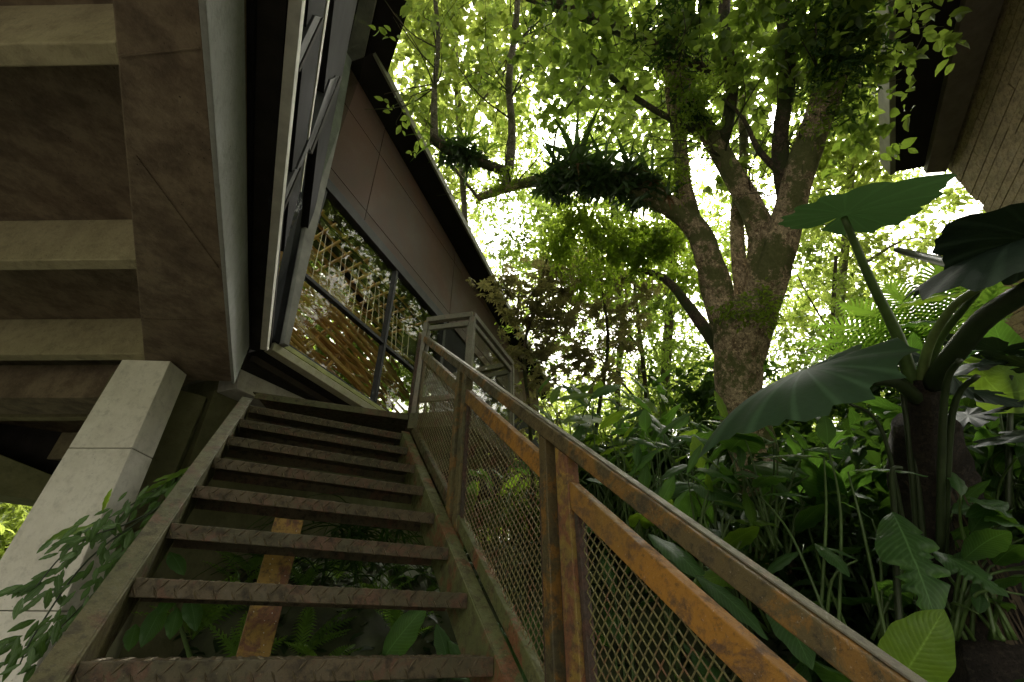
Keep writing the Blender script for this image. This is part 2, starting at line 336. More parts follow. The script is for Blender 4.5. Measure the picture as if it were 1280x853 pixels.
def scatter(T, P, D, N, size, wid=None):
    """instances merged into one (verts, tris) pair. P,D,N (n,3); size (n,)"""
    tv, tf = T; P = np.asarray(P); D = D/np.linalg.norm(D, axis=1, keepdims=True)
    Yv = np.cross(N, D); Yv /= np.linalg.norm(Yv, axis=1, keepdims=True)+1e-9; Zv = np.cross(D, Yv)
    wid = np.ones(len(P)) if wid is None else wid
    s = size[:, None, None]
    vs = P[:, None, :]+s*(tv[None, :, 0:1]*D[:, None, :]+tv[None, :, 1:2]*(wid[:, None, None]*Yv[:, None, :])+tv[None, :, 2:3]*Zv[:, None, :])
    fs = tf[None]+(np.arange(len(P))*len(tv))[:, None, None]
    return vs.reshape(-1, 3), fs.reshape(-1, 3)
def join(parts):
    vs = []; fs = []; n = 0
    for v, f in parts: vs.append(v); fs.append(f+n); n += len(v)
    return np.concatenate(vs), np.concatenate(fs)
def rdir(n): v = rng.normal(size=(n, 3)); return v/np.linalg.norm(v, axis=1, keepdims=True)
def clumps(c, r, ntw, per, size, T, flat=.7, droop=.35, twig=.28, sq=.8):
    """leafy twigs in an uneven ellipsoid: twig starts in the volume, leaves set along it"""
    n = ntw; p = rdir(n)*(rng.random((n, 1))**.45)*r; p[:, 2] *= sq; p = p+np.array(c)
    d = rdir(n); d[:, 2] = d[:, 2]*.5-.15; d /= np.linalg.norm(d, axis=1, keepdims=True)
    t = rng.random((n, per)); L = twig*(.6+.8*rng.random((n, 1)))
    P = p[:, None, :]+d[:, None, :]*(t*L)[:, :, None]+rng.normal(size=(n, per, 3))*.02
    ld = d[:, None, :]*.5+rng.normal(size=(n, per, 3))*.75; ld[:, :, 2] = ld[:, :, 2]*.6-droop
    nn = rng.normal(size=(n, per, 3))*(1-flat); nn[:, :, 2] += 1
    sz = size*(.6+.7*rng.random(n*per))
    return scatter(T, P.reshape(-1, 3), ld.reshape(-1, 3), nn.reshape(-1, 3), sz, .8+.4*rng.random(n*per))
# ------------------------------------------------------------------ ground
def sm(a, b, x): t = np.clip((x-a)/(b-a), 0, 1); return t*t*(3-2*t)
def G(x, y):
    x = np.asarray(x, float); y = np.asarray(y, float)
    z = -1.5+2.1*sm(1.5, 4.6, y)*sm(-1.0, .1, x)*(1-sm(8, 14, y)*.6)+1.9*sm(1.15, 3.6, x)*(1-sm(1.5, 4.6, y)*sm(-1., .1, x)*.75)*(1-sm(9, 20, x)*.5)
    z = z+9*sm(28, 90, np.hypot(x, y))+.05*np.sin(x*2.3+1)*np.cos(y*1.9)+.02*np.sin(x*7.1)*np.sin(y*6.3+.5)
    return z
def axis(lim, fine, k): 
    a = [0.]; st = fine
    while a[-1] < lim: a.append(a[-1]+st); st = st*k if a[-1] > 7 else st
    return np.array([-q for q in a[:0:-1]]+a)
gx = axis(400, .16, 1.25); gy = axis(400, .16, 1.25); GX, GY = np.meshgrid(gx, gy, indexing='ij')
gv = np.stack([GX, GY, G(GX, GY)], -1).reshape(-1, 3); nx, ny = len(gx), len(gy)
ii = np.arange(nx-1)[:, None]*ny+np.arange(ny-1)[None, :]; gf = np.stack([ii, ii+ny, ii+ny+1, ii+1], -1).reshape(-1, 4)
tag(put('ground', npmesh('ground', gv, gf, m_lawn)), kind='structure')
m_bounce = concrete('bounce_paving_concrete', (.36, .34, .30), (.42, .40, .36), (.28, .26, .22), .4)
mb = MB(); mb.box((-9, -9, -1.42), (.95, 1.35, -1.38)); tag(mb.build('bounce_paving', m_bounce), kind='structure')  # unseen paving added to bounce light up onto the slab and column
# ------------------------------------------------------------------ staircase
P0 = V(-.27034, 1.49215, -.04403); RUN, RISE = .22818, .18329; SL = RISE/RUN; DS = unit((0, RUN, RISE)); NS = unit((0, -RISE, RUN))
XL, XR = -.2703, .7297
stair = thing('steel_staircase', (XL, .3, -1.4), 'rusted steel staircase with open chequer-plate treads climbing to the landing', 'staircase')
def nose(y): return P0[2]+(y-P0[1])*SL
tread_top = MB()
def lozenges(x0, x1, o, u, v, nrm, rows, pitch, L=.036, w=.0075, hgt=.0032):
    """raised lens-shaped ribs on a plate with corner o, axes u (length) v (across)"""
    mb = MB(); u = unit(u); v = unit(v); nrm = unit(nrm); k = 0
    for r, vv in enumerate(rows):
        x = x0+(pitch/2 if r % 2 else pitch*.2)
        while x < x1-.02:
            an = math.radians(52 if r % 2 else -58); d = u*math.cos(an)+v*math.sin(an); e = np.cross(nrm, d); c = np.array(o)+u*(x)+v*vv
            q = [c-d*L/2, c-e*w/2, c+d*L/2, c+e*w/2]; top = c+nrm*hgt
            mb.add([p-nrm*.0005 for p in q]+[top-d*L*.22, top+d*L*.22], [(0, 1, 4), (1, 5, 4), (1, 2, 5), (2, 3, 5), (3, 4, 5), (3, 0, 4)]); x += pitch
    return mb
def tread(k):
    y = P0[1]+RUN*k; z = P0[2]+RISE*k; mb = MB(); x0, x1 = XL+.002, XR-.002
    D_, H, t = .215, .048, .005
    prof = [(y, z-H), (y, z), (y+D_, z), (y+D_, z-H), (y+D_-t, z-H), (y+D_-t, z-t), (y+t, z-t), (y+t, z-H)]
    v = [(x0, a, b) for a, b in prof]+[(x1, a, b) for a, b in prof]
    mb.add(v, [(i, (i+1) % 8, (i+1) % 8+8, i+8) for i in range(8)]+[(7, 6, 5, 4, 3, 2, 1, 0)[0:0] or (0, 7, 6, 1), (1, 6, 5, 2), (2, 5, 4, 3), (8, 9, 14, 15), (9, 10, 13, 14), (10, 11, 12, 13)])
    o = mb.build('tread', m_tread, stair, .0025)
    lz = lozenges(.0, 1., (x0, y-.0002, z-.024), (1, 0, 0), (0, 0, 1), (0, -1, 0), (-.0115, .0115), .048)
    lt = lozenges(.0, 1., (x0, y, z+.0002), (1, 0, 0), (0, 1, 0), (0, 0, 1), tuple(.02+.028*i for i in range(7)), .048)
    n = len(lz.v); lz.v += lt.v; lz.f += [tuple(i+n for i in f) for f in lt.f]
    tag(lz.build('raised_ribs', m_rib_worn, o), kind='stuff'); return o
for k in range(-6, 8): tread(k)
def stringer(side):
    x = XR if side > 0 else XL; y0, y1 = .05, 3.13 if side > 0 else 3.2
    H = .215; fl = .062; t = .007
    def pr(x0, x1, o0, o1):   # sloped plate between lateral x0..x1 and vertical offsets o0..o1 from nosing line
        mb.prism([(x0, y0, nose(y0)+o0), (x0, y1, nose(y1)+o0), (x0, y1, nose(y1)+o1), (x0, y0, nose(y0)+o1)], (x1-x0, 0, 0))
    mb = MB(); s = side
    pr(x, x+s*t, -H+.002, .003); pr(x+s*t, x+s*fl, -.006, .003); pr(x+s*t, x+s*fl, -H, -H+.009)
    return mb.build('stringer', m_string if side > 0 else m_steel_g, stair, .002)
stringer(1); stringer(-1)
A = Y(345, 650, 2.25); mb = MB(); mb.box((.045, 2.25, float(G(.1, 2.3))-.2), (.160, 2.30, .43)); mb.build('support_post', m_yellow, stair, .003)
mb = MB()
rr = random.Random(3)
for i in range(26):
    z = rr.uniform(-.05, .4); x = rr.uniform(.06, .15); r = rr.uniform(.0008, .0022)
    mb.add([(x+r*math.cos(a), 2.2497-(.001 if j else 0), z+r*math.sin(a)*1.2) for j in (0,) for a in [q*1.047 for q in range(6)]]+[(x, 2.248, z)], [((q+1) % 6, q, 6) for q in range(6)])
tag(mb.build('paint_flecks', m_white, stair.children[-1] if False else [c for c in stair.children if c.name.startswith('support_post')][0]), kind='stuff')
# ---- railing on the right-hand stringer
HX = .80
def off(y, o): return nose(y)+o
rail = stair
mb = MB(); y0, y1 = -.15, 3.33
mb.prism([(HX, y0, off(y0, .808)), (HX, y1, off(y1, .808)), (HX, y1, off(y1, .868)), (HX, y0, off(y0, .868))], (.046, 0, 0))
mb.build('handrail', m_rail, stair, .004)
mb = MB(); mb.prism([(HX+.012, y0, off(y0, .870)), (HX+.012, y1, off(y1, .870)), (HX+.012, y1, off(y1, .874)), (HX+.012, y0, off(y0, .874))], (.03, 0, 0)); mb.build('handrail_top_light', m_grayrail, stair)  # pale strip: light on the rail's top face put into the colour
def sloped(mb, ya, yb, oa, ob, x0, x1):
    mb.prism([(x0, ya, off(ya, oa)), (x0, yb, off(yb, oa)), (x0, yb, off(yb, ob)), (x0, ya, off(ya, ob))], (x1-x0, 0, 0))
def upright(ya, yb, ob, ot, m, x0=HX+.001, x1=HX+.045, name='baluster_post'):
    mb = MB(); mb.prism([(x0, ya, off(ya, ob)), (x0, yb, off(yb, ob)), (x0, yb, off(yb, ot)), (x0, ya, off(ya, ot))], (x1-x0, 0, 0)); return mb.build(name, m, stair, .002)
# post groups: (far y, near y) of each flat bar, dark plate set back stands in for the shade in each gap
for (a, b, m) in ((1.316, 1.272, m_rail), (1.214, 1.150, m_yellow), (2.236, 2.188, m_midgreen), (2.135, 2.075, m_midgreen), (3.325, 3.22, m_brown), (.30, .255, m_rail), (.20, .14, m_yellow)):
    upright(b, a, -.16, .8065, m)
for (a, b) in ((1.270, 1.216), (2.186, 2.137), (.253, .202)):
    upright(b, a, -.13, .8065, m_brown, HX+.036, HX+.044, 'gap_shade_plate')
def panel(ya, yb, mtop, mside, mbot, top_gap=.075):
    """framed mesh panel between near ya and far yb"""
    fr = MB(); x0, x1 = HX+.004, HX+.042
    sloped(fr, ya, yb, .645, .728, x0, x1); top = fr.build('panel_rail', mtop, stair, .003)
    fr = MB(); sloped(fr, ya, yb, .0, .066, x0, x1); fr.build('panel_rail', mbot, stair, .003)
    for (a, b) in ((ya+.003, ya+.022), (yb-.022, yb-.003)):
        fr = MB(); fr.prism([(x0+.008, a, off(a, .0665)), (x0+.008, b, off(b, .0665)), (x0+.008, b, off(b, .6445)), (x0+.008, a, off(a, .6445))], (.026, 0, 0)); fr.build('panel_stile', m_brown, stair, .002)
    # expanded metal: diamonds with long axis along the vertical; zigzag strands as real bars
    mb = MB(); cw, ch = .032, .034; a0, a1 = ya+.022, yb-.022; x = HX+.024; th = .0036
    def strand(p, q):
        mb.bar((x, *p), (x+.0025, *q), .0030, .0024, (1, 0, 0))
    o0, o1 = .066, .645
    zlo, zhi = off(a0, o0), off(a1, o1)
    for i in range(-1, int((a1-a0)/cw)+2):
        for j in range(int((zhi-zlo)/ch)+2):
            for (y_, z_, ye, ze) in ((i, j, i+.5, j+.5), (i, j, i-.5, j+.5), (i+.5, j+.5, i, j+1), (i-.5, j+.5, i, j+1)):
                ya_, za_, yb_, zb_ = a0+y_*cw, zlo+z_*ch, a0+ye*cw, zlo+ze*ch
                if min(ya_, yb_) < a0-.004 or max(ya_, yb_) > a1+.004: continue
                oa_, ob_ = za_-nose(ya_), zb_-nose(yb_)
                if min(oa_, ob_) < o0-.012 or max(oa_, ob_) > o1+.012: continue
                strand((ya_, za_), (yb_, zb_))
    tag(mb.build('mesh_infill', m_mesh, top), kind='stuff')
panel(.305, 1.148, m_orange, m_yellow, m_yellow); panel(1.318, 2.073, m_orange, m_rail, m_string); panel(2.238, 3.218, m_midgreen, m_rail, m_steel_g)
panel(-.55, .138, m_orange, m_yellow, m_yellow)
# ------------------------------------------------------------------ facade frame of reference
C = V(-.288, 3.352, 1.8); FAZ = math.radians(50); fh = V(math.sin(FAZ), math.cos(FAZ), 0); fa = unit((-.033, -.071, .997)); fn = np.cross(fh, fa); fn = unit(fn)
if fn@C > 0: fn = -fn
def S(s, t, o=0.): return C+fh*s+fa*t+fn*o
def FA(x, y, o=0.): R = ray(x, y); return R*(((C+fn*o)@fn)/(R@fn))
def fbox(mb, s0, s1, t0, t1, o0, o1, tb0=None, tb1=None):
    tb0 = t0 if tb0 is None else tb0; tb1 = t1 if tb1 is None else tb1
    return mb.prism([S(s0, t0, o0), S(s1, tb0, o0), S(s1, tb1, o0), S(s0, t1, o0)], fn*(o1-o0))
pav = thing('glazed_pavilion', S(0, 0), 'dark glazed pavilion with rusty metal cladding and a black overhanging roof', 'building')
def fpart(name, mat, *a, parent=pav, bevel=.002): mb = MB(); fbox(mb, *a); return mb.build(name, mat, parent, bevel)
# sill and concrete
fpart('sill_bar', m_olivebar, .0, 2.45, .045, .082, .0, .06)
fpart('sill_ledge', m_sill, -.03, 2.45, -.035, .030, -.01, .075, bevel=.004)
fpart('sill_shade_plate', m_recess, -.05, 6.2, -.030, .025, -.20, -.011)  # dark plate: shade under the ledge put into its colour
fpart('recess_face', m_recess, -.05, 6.2, -.30, -.031, -.24, -.16)  # recess shade put into the dark colour of this face
mb = MB(); mb.prism([FA(300, 461, -.1), FA(436, 524, -.1), FA(470, 541, -.1), FA(470, 558, -.1), FA(361, 515, -.1), FA(296, 486, -.1)], -fn*.2); mb.build('edge_beam', m_beam, pav, .004)
# window
wf = fpart('window_frame', m_darkframe, .03, 2.36, 1.742, 1.86, -.03, .045, 1.68, 1.80)
for args in ((2.30, 2.36, .085, 1.741), ):
    fpart('window_frame', m_darkframe, args[0], args[1], args[2], args[3]-.06, -.03, .04)
fpart('window_frame', m_darkframe, .06, 2.298, .085, .115, -.03, .03)
fpart('mullion', m_darkframe, 1.21, 1.245, .117, 1.70, -.03, .035); fpart('mullion', m_darkframe, .045, .075, .117, 1.735, -.03, .03)
fpart('transom', m_darkframe, .078, 1.207, .75, .785, -.028, .028); fpart('transom', m_darkframe, 1.248, 2.298, .735, .77, -.028, .028)
for (a, b, c, d) in ((.077, 1.208, .118, .748), (.077, 1.208, .787, 1.738), (1.247, 2.297, .118, .733), (1.247, 2.297, .772, 1.70)):
    fpart('glass_pane', m_glass, a, b, c, d, -.004, .004, bevel=0)
# leaning corner column
mb = MB(); mb.prism([S(.005, .03, .03), S(.052, .03, .03), S(-.07, 2.45, .03), S(-.17, 3.42, .03), S(-.36, 3.42, .03), S(-.235, 2.25, .03)], fn*.10); mb.build('corner_post', m_gray, pav, .004)
mb = MB(); mb.prism([S(-.055, .03, .0), S(.0, .03, .0), S(-.24, 2.25, .0), S(-.365, 3.42, .0), S(-.42, 3.42, .0), S(-.30, 2.25, .0)], fn*.09); mb.build('corner_post_flange', m_black, pav, .003)
# cladding panels
def tl(i, s): return [1.865-.028*s, 2.03-.035*s, 2.955-.045*s, 3.5-.17*s][i]
cols = [-2.6, -1.5, -.62, .60, 2.45, 4.3, 6.2]
for r in range(3):
    for c in range(len(cols)-1):
        s0, s1 = cols[c]+.004, cols[c+1]-.004; g = .004
        if r == 2 and tl(3, s1)-tl(2, s1) < .02: 
            s1 = 4.29
        fpart('cladding_panel', m_panel, s0, s1, tl(r, s0)+g, tl(r+1, s0)-g-(.0 if r < 2 else .01), .006, .018, tl(r, s1)+g, max(tl(r+1, s1)-g, tl(r, s1)+g+.01), bevel=.0015)
fpart('backing_wall', m_black, -2.7, 6.2, 1.87, 3.50+.17*2.7, -.12, .0, 1.87-.028*6.2, 3.5-.17*6.2)
# lower wall further along and closed end
fpart('facade_wall', m_black, 2.37, 6.2, -.1, 1.8, -.1, .0, -.1, 1.68)
# roof soffit and fascia
def to(s): return 3.57-.18*s
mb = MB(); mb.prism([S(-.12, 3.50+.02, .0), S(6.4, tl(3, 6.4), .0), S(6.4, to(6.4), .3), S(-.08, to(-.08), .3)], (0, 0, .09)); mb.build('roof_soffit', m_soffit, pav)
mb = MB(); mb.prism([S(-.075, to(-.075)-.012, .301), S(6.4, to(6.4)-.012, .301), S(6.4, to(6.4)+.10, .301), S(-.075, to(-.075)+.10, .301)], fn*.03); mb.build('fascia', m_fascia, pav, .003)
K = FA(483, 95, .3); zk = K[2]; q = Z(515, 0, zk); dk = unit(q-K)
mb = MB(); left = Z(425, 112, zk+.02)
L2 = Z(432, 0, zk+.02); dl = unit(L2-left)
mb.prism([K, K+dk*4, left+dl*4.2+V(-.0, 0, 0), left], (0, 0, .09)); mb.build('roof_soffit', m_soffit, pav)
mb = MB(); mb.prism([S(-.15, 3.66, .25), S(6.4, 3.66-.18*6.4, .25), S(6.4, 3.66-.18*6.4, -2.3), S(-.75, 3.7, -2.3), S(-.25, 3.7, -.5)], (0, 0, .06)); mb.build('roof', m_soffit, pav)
_z = zk-.03; a_, b_, c_, e_ = Z(449, 0, _z), Z(471, 0, _z), Z(446, 112, _z), Z(423, 112, _z)
mb = MB(); mb.prism([c_, b_+(b_-c_)*1.5, a_+(a_-e_)*1.5, e_], (0, 0, .045)); mb.build('side_beam', m_gray, pav, .004)
# side glazing plane through C towards the viewer
SA = V(-.288, 3.352, 0); SB = V(-.35, .89, 0); sdv = unit(SB-SA); sn = V(sdv[1], -sdv[0], 0); sn = sn if sn[0] > 0 else -sn
def SP(x, y, o=0.): return onpl(x, y, sn, (SA+sn*o)@sn)
def sbar(name, mat, pa, pb, ext=.9, o0=-.03, o1=.0, both=False, bevel=.002):
    """bar seen between pixel edges pa=[(x,y),(x,y)] (near end) and pb (far end), run on past the near end"""
    a0, a1 = [SP(*p) for p in pa]; b0, b1 = [SP(*p) for p in pb]
    d0 = (a0-b0)*ext; d1 = (a1-b1)*ext
    mb = MB(); mb.prism([b0, a0+d0, a1+d1, b1], sn*(o1-o0)) if o0 == 0 else mb.prism([v+sn*o0 for v in (b0, a0+d0, a1+d1, b1)], sn*(o1-o0))
    return mb.build(name, mat, pav, bevel)
sbar('track', m_white, [(373, 0), (377.5, 0)], [(331, 438), (334, 436)], 1.2, -.03, .012)
sbar('side_rail', m_black, [(390, 0), (411, 0)], [(357, 316), (377, 240)], 1.0, -.07, -.01)
sbar('side_rail_edge', m_white, [(411.3, 0), (414, 0)], [(377.2, 240), (378, 241)], 1.0, -.03, -.005)
sbar('side_rail', m_black, [(421, 0), (449, 0)], [(385, 300), (397, 255)], 1.0, -.07, -.01)
sbar('side_rail', m_darkframe, [(420, 95), (427, 95)], [(370, 215), (375, 212)], .0, -.05, .0)
sbar('side_mullion', m_darkframe, [(394, 20), (403, 22)], [(371, 68), (373, 88)], .0, -.05, .0)
sbar('side_mullion_edge', m_recess, [(401.5, 22), (404, 24)], [(371.5, 87), (373, 90)], .0, -.04, .006)
sbar('side_mullion', m_darkframe, [(413, 100), (425, 95)], [(386, 178), (388, 192)], .0, -.05, .0)
sbar('side_mullion_edge', m_recess, [(424.5, 95), (427, 96)], [(387.5, 189), (389, 193)], .0, -.04, .006)
sbar('side_mullion', m_darkframe, [(369, 213), (375, 210)], [(349, 255), (350, 268)], .0, -.05, .0)
sbar('side_mullion_edge', m_recess, [(375, 209), (377, 210)], [(350, 267), (351.5, 270)], .0, -.04, .006)
gp = [V(*(SA+sdv*a)[:2], z) for a, z in ((.06, 1.83), (4.5, 1.83), (4.5, 5.2), (.3, 5.2))]
mb = MB(); mb.prism([p-sn*.045 for p in gp], sn*.006); mb.build('side_glass', m_sideglass, pav)
# dark reveal under the side glazing, stepping back to the slab edge
def SE(a, o): p = SA+sdv*a+sn*o; return p
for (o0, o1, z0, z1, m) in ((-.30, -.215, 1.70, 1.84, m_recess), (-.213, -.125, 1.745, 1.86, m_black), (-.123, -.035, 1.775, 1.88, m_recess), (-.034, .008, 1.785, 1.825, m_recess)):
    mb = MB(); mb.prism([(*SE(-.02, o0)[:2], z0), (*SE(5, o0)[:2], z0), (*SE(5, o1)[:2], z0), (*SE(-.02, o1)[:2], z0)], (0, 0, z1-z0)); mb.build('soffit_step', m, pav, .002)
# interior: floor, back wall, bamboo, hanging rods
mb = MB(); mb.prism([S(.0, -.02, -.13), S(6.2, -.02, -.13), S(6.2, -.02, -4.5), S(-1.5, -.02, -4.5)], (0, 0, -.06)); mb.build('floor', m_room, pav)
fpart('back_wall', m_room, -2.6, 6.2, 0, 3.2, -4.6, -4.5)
rr = random.Random(21)
bam = thing('bamboo_screen', S(1, .1, -.8), 'stacked golden bamboo poles seen through the pavilion window', 'bamboo screen')
def pole(p, q, r):
    n = 7; pts = [p+(q-p)*i/n for i in range(n+1)]; mb = MB()
    P = []; Rr = []
    for i in range(n):
        for t, k in ((0., 1.12), (.06, 1.), (.94, 1.)): P.append(pts[i]+(pts[i+1]-pts[i])*t); Rr.append(r*k)
    P.append(pts[-1]); Rr.append(r); mb.tube(P, Rr, 7); mb.build('pole', m_bamboo, bam, smooth=True)
for i in range(18): o = -.75-.05*(i % 4)-rr.random()*.3; t = .1+.09*i; pole(S(-.3, t+.45+rr.uniform(-.1, .1), o), S(2.9, t-.1+rr.uniform(-.1, .1), o-.2), rr.uniform(.014, .026))
for i in range(13): o = -.35-.05*(i % 5)-rr.random()*.2; t = .15+.085*i; pole(S(-.2, t+.28+rr.uniform(-.04, .04), o), S(2.6, t-.12+rr.uniform(-.04, .04), o-.1), rr.uniform(.014, .024))
for i in range(10): o = -.6-rr.random()*.5; s = rr.uniform(0, 2.0); pole(S(s-.5, .2+rr.random()*.3, o), S(s+.45, 1.3+rr.random()*.5, o-.3), rr.uniform(.013, .024))
for i in range(14): o = -.5-rr.random()*1.; t = 1.+.07*i; pole(S(-.3, t+rr.uniform(-.1, .1), o), S(2.8, t+.1+rr.uniform(-.15, .15), o), rr.uniform(.012, .022))
for i in range(16): s_ = -.3+i*.2; pole(S(s_, 2.1, -.5), S(s_+.5, 2.35, -2.2), .02)
for i in range(9): pole(S(-.4, 2.2+.02*i, -.6-.18*i), S(3., 2.1+.02*i, -.6-.18*i), .018)
for i in range(8): o = -.4-rr.random()*.6; s = 1.2+rr.random()*1.2; pole(S(s+.6, .1+rr.random()*.3, o), S(s-.5, .7+rr.random()*.8, o-.2), rr.uniform(.014, .022))
rods = thing('hanging_rods', S(1, 1.7, -.2), 'row of thin pale rods hanging behind the window glass', 'hanging ornament')
for i in range(19):
    s = .18+i*.098+rr.uniform(-.015, .015); ln = .62+.15*math.sin(i*.9)+rr.uniform(0, .1)
    mb = MB(); mb.tube([S(s, 1.68-.03*s, -.22-rr.random()*.1), S(s, 1.68-.03*s-ln, -.22)], .0042, 5); mb.build('rod', m_rod, rods)
mb = MB(); mb.bar(S(.1, 1.69, -.22), S(2.1, 1.64, -.22), .02, .02); mb.build('hanging_bar', m_darkframe, rods)
# ------------------------------------------------------------------ waffle floor slab with column
def LO(y): return -.545+(y)*.0389     # outer edge x
def LI(y): return -.722-.081*max(0., y-.94)       # inner edge x of the margin band
RD = unit((-.87, .48, 0))
slab = thing('waffle_slab', (-2, 2, 1.42), 'stained concrete waffle slab overhead left of the stairs, carried on the pale column', 'building slab')
yb = 3.50
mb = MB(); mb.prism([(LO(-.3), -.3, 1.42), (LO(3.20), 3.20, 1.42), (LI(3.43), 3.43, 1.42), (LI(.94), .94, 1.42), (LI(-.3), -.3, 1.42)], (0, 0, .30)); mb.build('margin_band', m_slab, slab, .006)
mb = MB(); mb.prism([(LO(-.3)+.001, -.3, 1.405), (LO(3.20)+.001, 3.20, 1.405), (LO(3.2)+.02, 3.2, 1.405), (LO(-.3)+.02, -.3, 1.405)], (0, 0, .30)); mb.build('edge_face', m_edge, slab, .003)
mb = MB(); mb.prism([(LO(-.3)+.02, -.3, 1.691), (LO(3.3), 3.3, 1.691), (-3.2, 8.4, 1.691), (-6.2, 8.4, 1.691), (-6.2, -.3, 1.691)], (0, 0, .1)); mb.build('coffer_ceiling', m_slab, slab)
for a_, b_ in (((60, 20), (140, 95)), ((170, 195), (273, 335)), ((180, 399), (279, 401)), ((150, 70), (250, 60))):
    pa, pb = Z(*a_, 1.4185), Z(*b_, 1.4185)
    if a_[0] > 100: mb = MB(); mb.bar(pa, pb, .005, .004); mb.build('form_seam', m_slab, slab)
def riby(y, th, z0=1.42, m=m_rib, L=5.2):
    p = V(LI(y)+.004, y-.002, z0); q = p+RD*L; mb = MB(); dy = V(0, th, 0); mb.prism([p, q, q+dy, p+dy], (0, 0, 1.69-z0)); mb.build('rib', m, slab, .006)
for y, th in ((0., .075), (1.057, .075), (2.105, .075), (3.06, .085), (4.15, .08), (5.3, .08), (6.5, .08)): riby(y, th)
mb = MB(); p = V(LI(3.2), 3.45, 1.30); mb.prism([p, p+RD*5, p+RD*5+V(0, .3, 0), p+V(0, .3, 0)], (0, 0, .25)); mb.build('cross_beam', m_slab, slab, .006)
# far lower beam and retaining walls below
a0, a1, b1, b0 = Y(-60, 545, 5.4), Y(80, 600, 5.4), Y(70, 627, 5.4), Y(-60, 610, 5.4)
mb = MB(); mb.prism([Y(-220, 480, 5.4), Y(110, 612, 5.4), Y(105, 633, 5.4), Y(-220, 590, 5.4)], (0, .35, 0)); mb.build('lower_beam', m_mosswall, slab, .006)
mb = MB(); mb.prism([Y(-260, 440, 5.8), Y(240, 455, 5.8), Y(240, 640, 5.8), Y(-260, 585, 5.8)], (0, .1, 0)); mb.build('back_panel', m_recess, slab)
col_ = thing('concrete_column', (-.8, 3.1, -1.5), 'pale weathered concrete column behind the hanging leaves at left', 'column')
m_ = unit((.47, .88, 0)); Tp = Z(154, 450, 1.42); dd = Tp@m_
def CP(x, y): return onpl(x, y, m_, dd)
tl_, tr_ = CP(153, 449), CP(213, 451); bl_, br_ = CP(0, 700), CP(36, 853)
def down(t, b, z): return t+(b-t)*((z-t[2])/(b[2]-t[2]))
bl2, br2 = down(tl_, bl_, .35), down(tr_, br_, -.15); BL, BR = down(tl_, bl_, -1.6), down(tr_, br_, -1.6)
mid_l = down(tl_, bl_, .86); mid_r = down(tr_, br_, .86)
for a, b, c, d in ((tl_, tr_, down(tr_, br_, .8615), down(tl_, bl_, .8615)), (down(tl_, bl_, .86), down(tr_, br_, .86), down(tr_, br_, .1005), down(tl_, bl_, .1005)), (down(tl_, bl_, .10), down(tr_, br_, .10), BR, BL)):
    mb = MB(); mb.prism([a-V(0, 0, .003), b-V(0, 0, .003), c, d], m_*.17); mb.build('column_lift', m_col, col_, .004)
wall = thing('retaining_wall', (0, 4, -1), 'dark mossy concrete wall under the landing behind the stairs', 'wall')
w0 = V(-1.1, 3.42, -1.6); w1 = V(*S(-.10, 0, -.33)[:2], -1.6); mb = MB(); mb.prism([w0, w1, w1+V(0, 0, 3.02), w0+V(0, 0, 3.02)], unit((.1, 1, 0))*.15); mb.build('wall_face', m_mosswall, wall, .004)
fpart('wall_face', m_mosswall, -.1, 3.2, -2.6, -.33, -.45, -.3, parent=wall)
fpart('floor_edge', m_mosswall, -.05, 4.5, -.33, -.2, -.7, -.28, parent=wall)
# ------------------------------------------------------------------ landing
lan = thing('steel_landing', (.9, 3.3, 1.4), 'railed steel landing at the top of the stairs beside the window', 'landing')
LZ = 1.422; e1 = V(.735, 3.165, LZ); e2 = V(1.133, 2.876, LZ); e3 = e2+fh*.88; far = S(1.9, 0, .02)
mb = MB(); mb.prism([V(-.29, 3.30, LZ-.006), V(.74, 3.15, LZ-.006), e2+V(0, 0, -.006), e3+V(0, 0, -.006), V(*(e3-fn*1.15)[:2], LZ-.006), V(-.1, 3.75, LZ-.006)], (0, 0, .006)); mb.build('landing_plate', m_tread, lan)
mb = MB(); mb.bar(V(XL, 3.29, LZ-.03), V(XR+.04, 3.14, LZ-.03), .012, .045); mb.bar(V(XR+.05, 3.13, LZ-.07), e2-V(0, 0, .07), .05, .12); mb.bar(e2-V(0, 0, .07), e3-V(0, 0, .07), .05, .12); mb.build('edge_channel', m_steel_g, lan, .003)
for p_ in (.35, .8):
    q_ = e2+fh*p_; mb = MB(); mb.bar(q_-V(0, 0, .12), q_-fn*1.0-V(0, 0, .12), .05, .1); mb.build('joist', m_steel_g, lan)
RT = 2.285
def lpost(p, z1=RT, m=m_grayrail): mb = MB(); mb.bar(V(p[0], p[1], LZ-.1), V(p[0], p[1], z1), .042, .042, (fh)); mb.build('post', m, lan, .002)
def lrun(p, q, z=RT):
    p = np.array(p); q = np.array(q); d = unit(q-p)
    def hb(z0, z1, w, m, name): mb = MB(); a = V(*(p+d*.0)[:2], (z0+z1)/2); b = V(*q[:2], (z0+z1)/2); mb.bar(a, b, w, z1-z0); return mb.build(name, m, lan, .002)
    hb(z+.001, z+.05, .045, m_grayrail, 'top_rail')
    p2 = p+d*.03; q2 = q-d*.03
    for (z0, z1) in ((z-.085, z-.04), (LZ+.10, LZ+.14)): 
        mb = MB(); mb.bar(V(*p2[:2], (z0+z1)/2), V(*q2[:2], (z0+z1)/2), .03, z1-z0); mb.build('panel_rail', m_grayrail, lan, .002)
    for e in (p2, q2):
        mb = MB(); mb.bar(V(*e[:2], LZ+.141), V(*e[:2], z-.086), .02, .022, d); mb.build('panel_stile', m_grayrail, lan)
    mb = MB(); mb.bar(V(*(p2+d*.015)[:2], (LZ+z+.06)/2-.0), V(*(q2-d*.015)[:2], (LZ+z+.06)/2), .006, z-.09-LZ-.145); mb.build('glass_panel', m_glass2, lan)
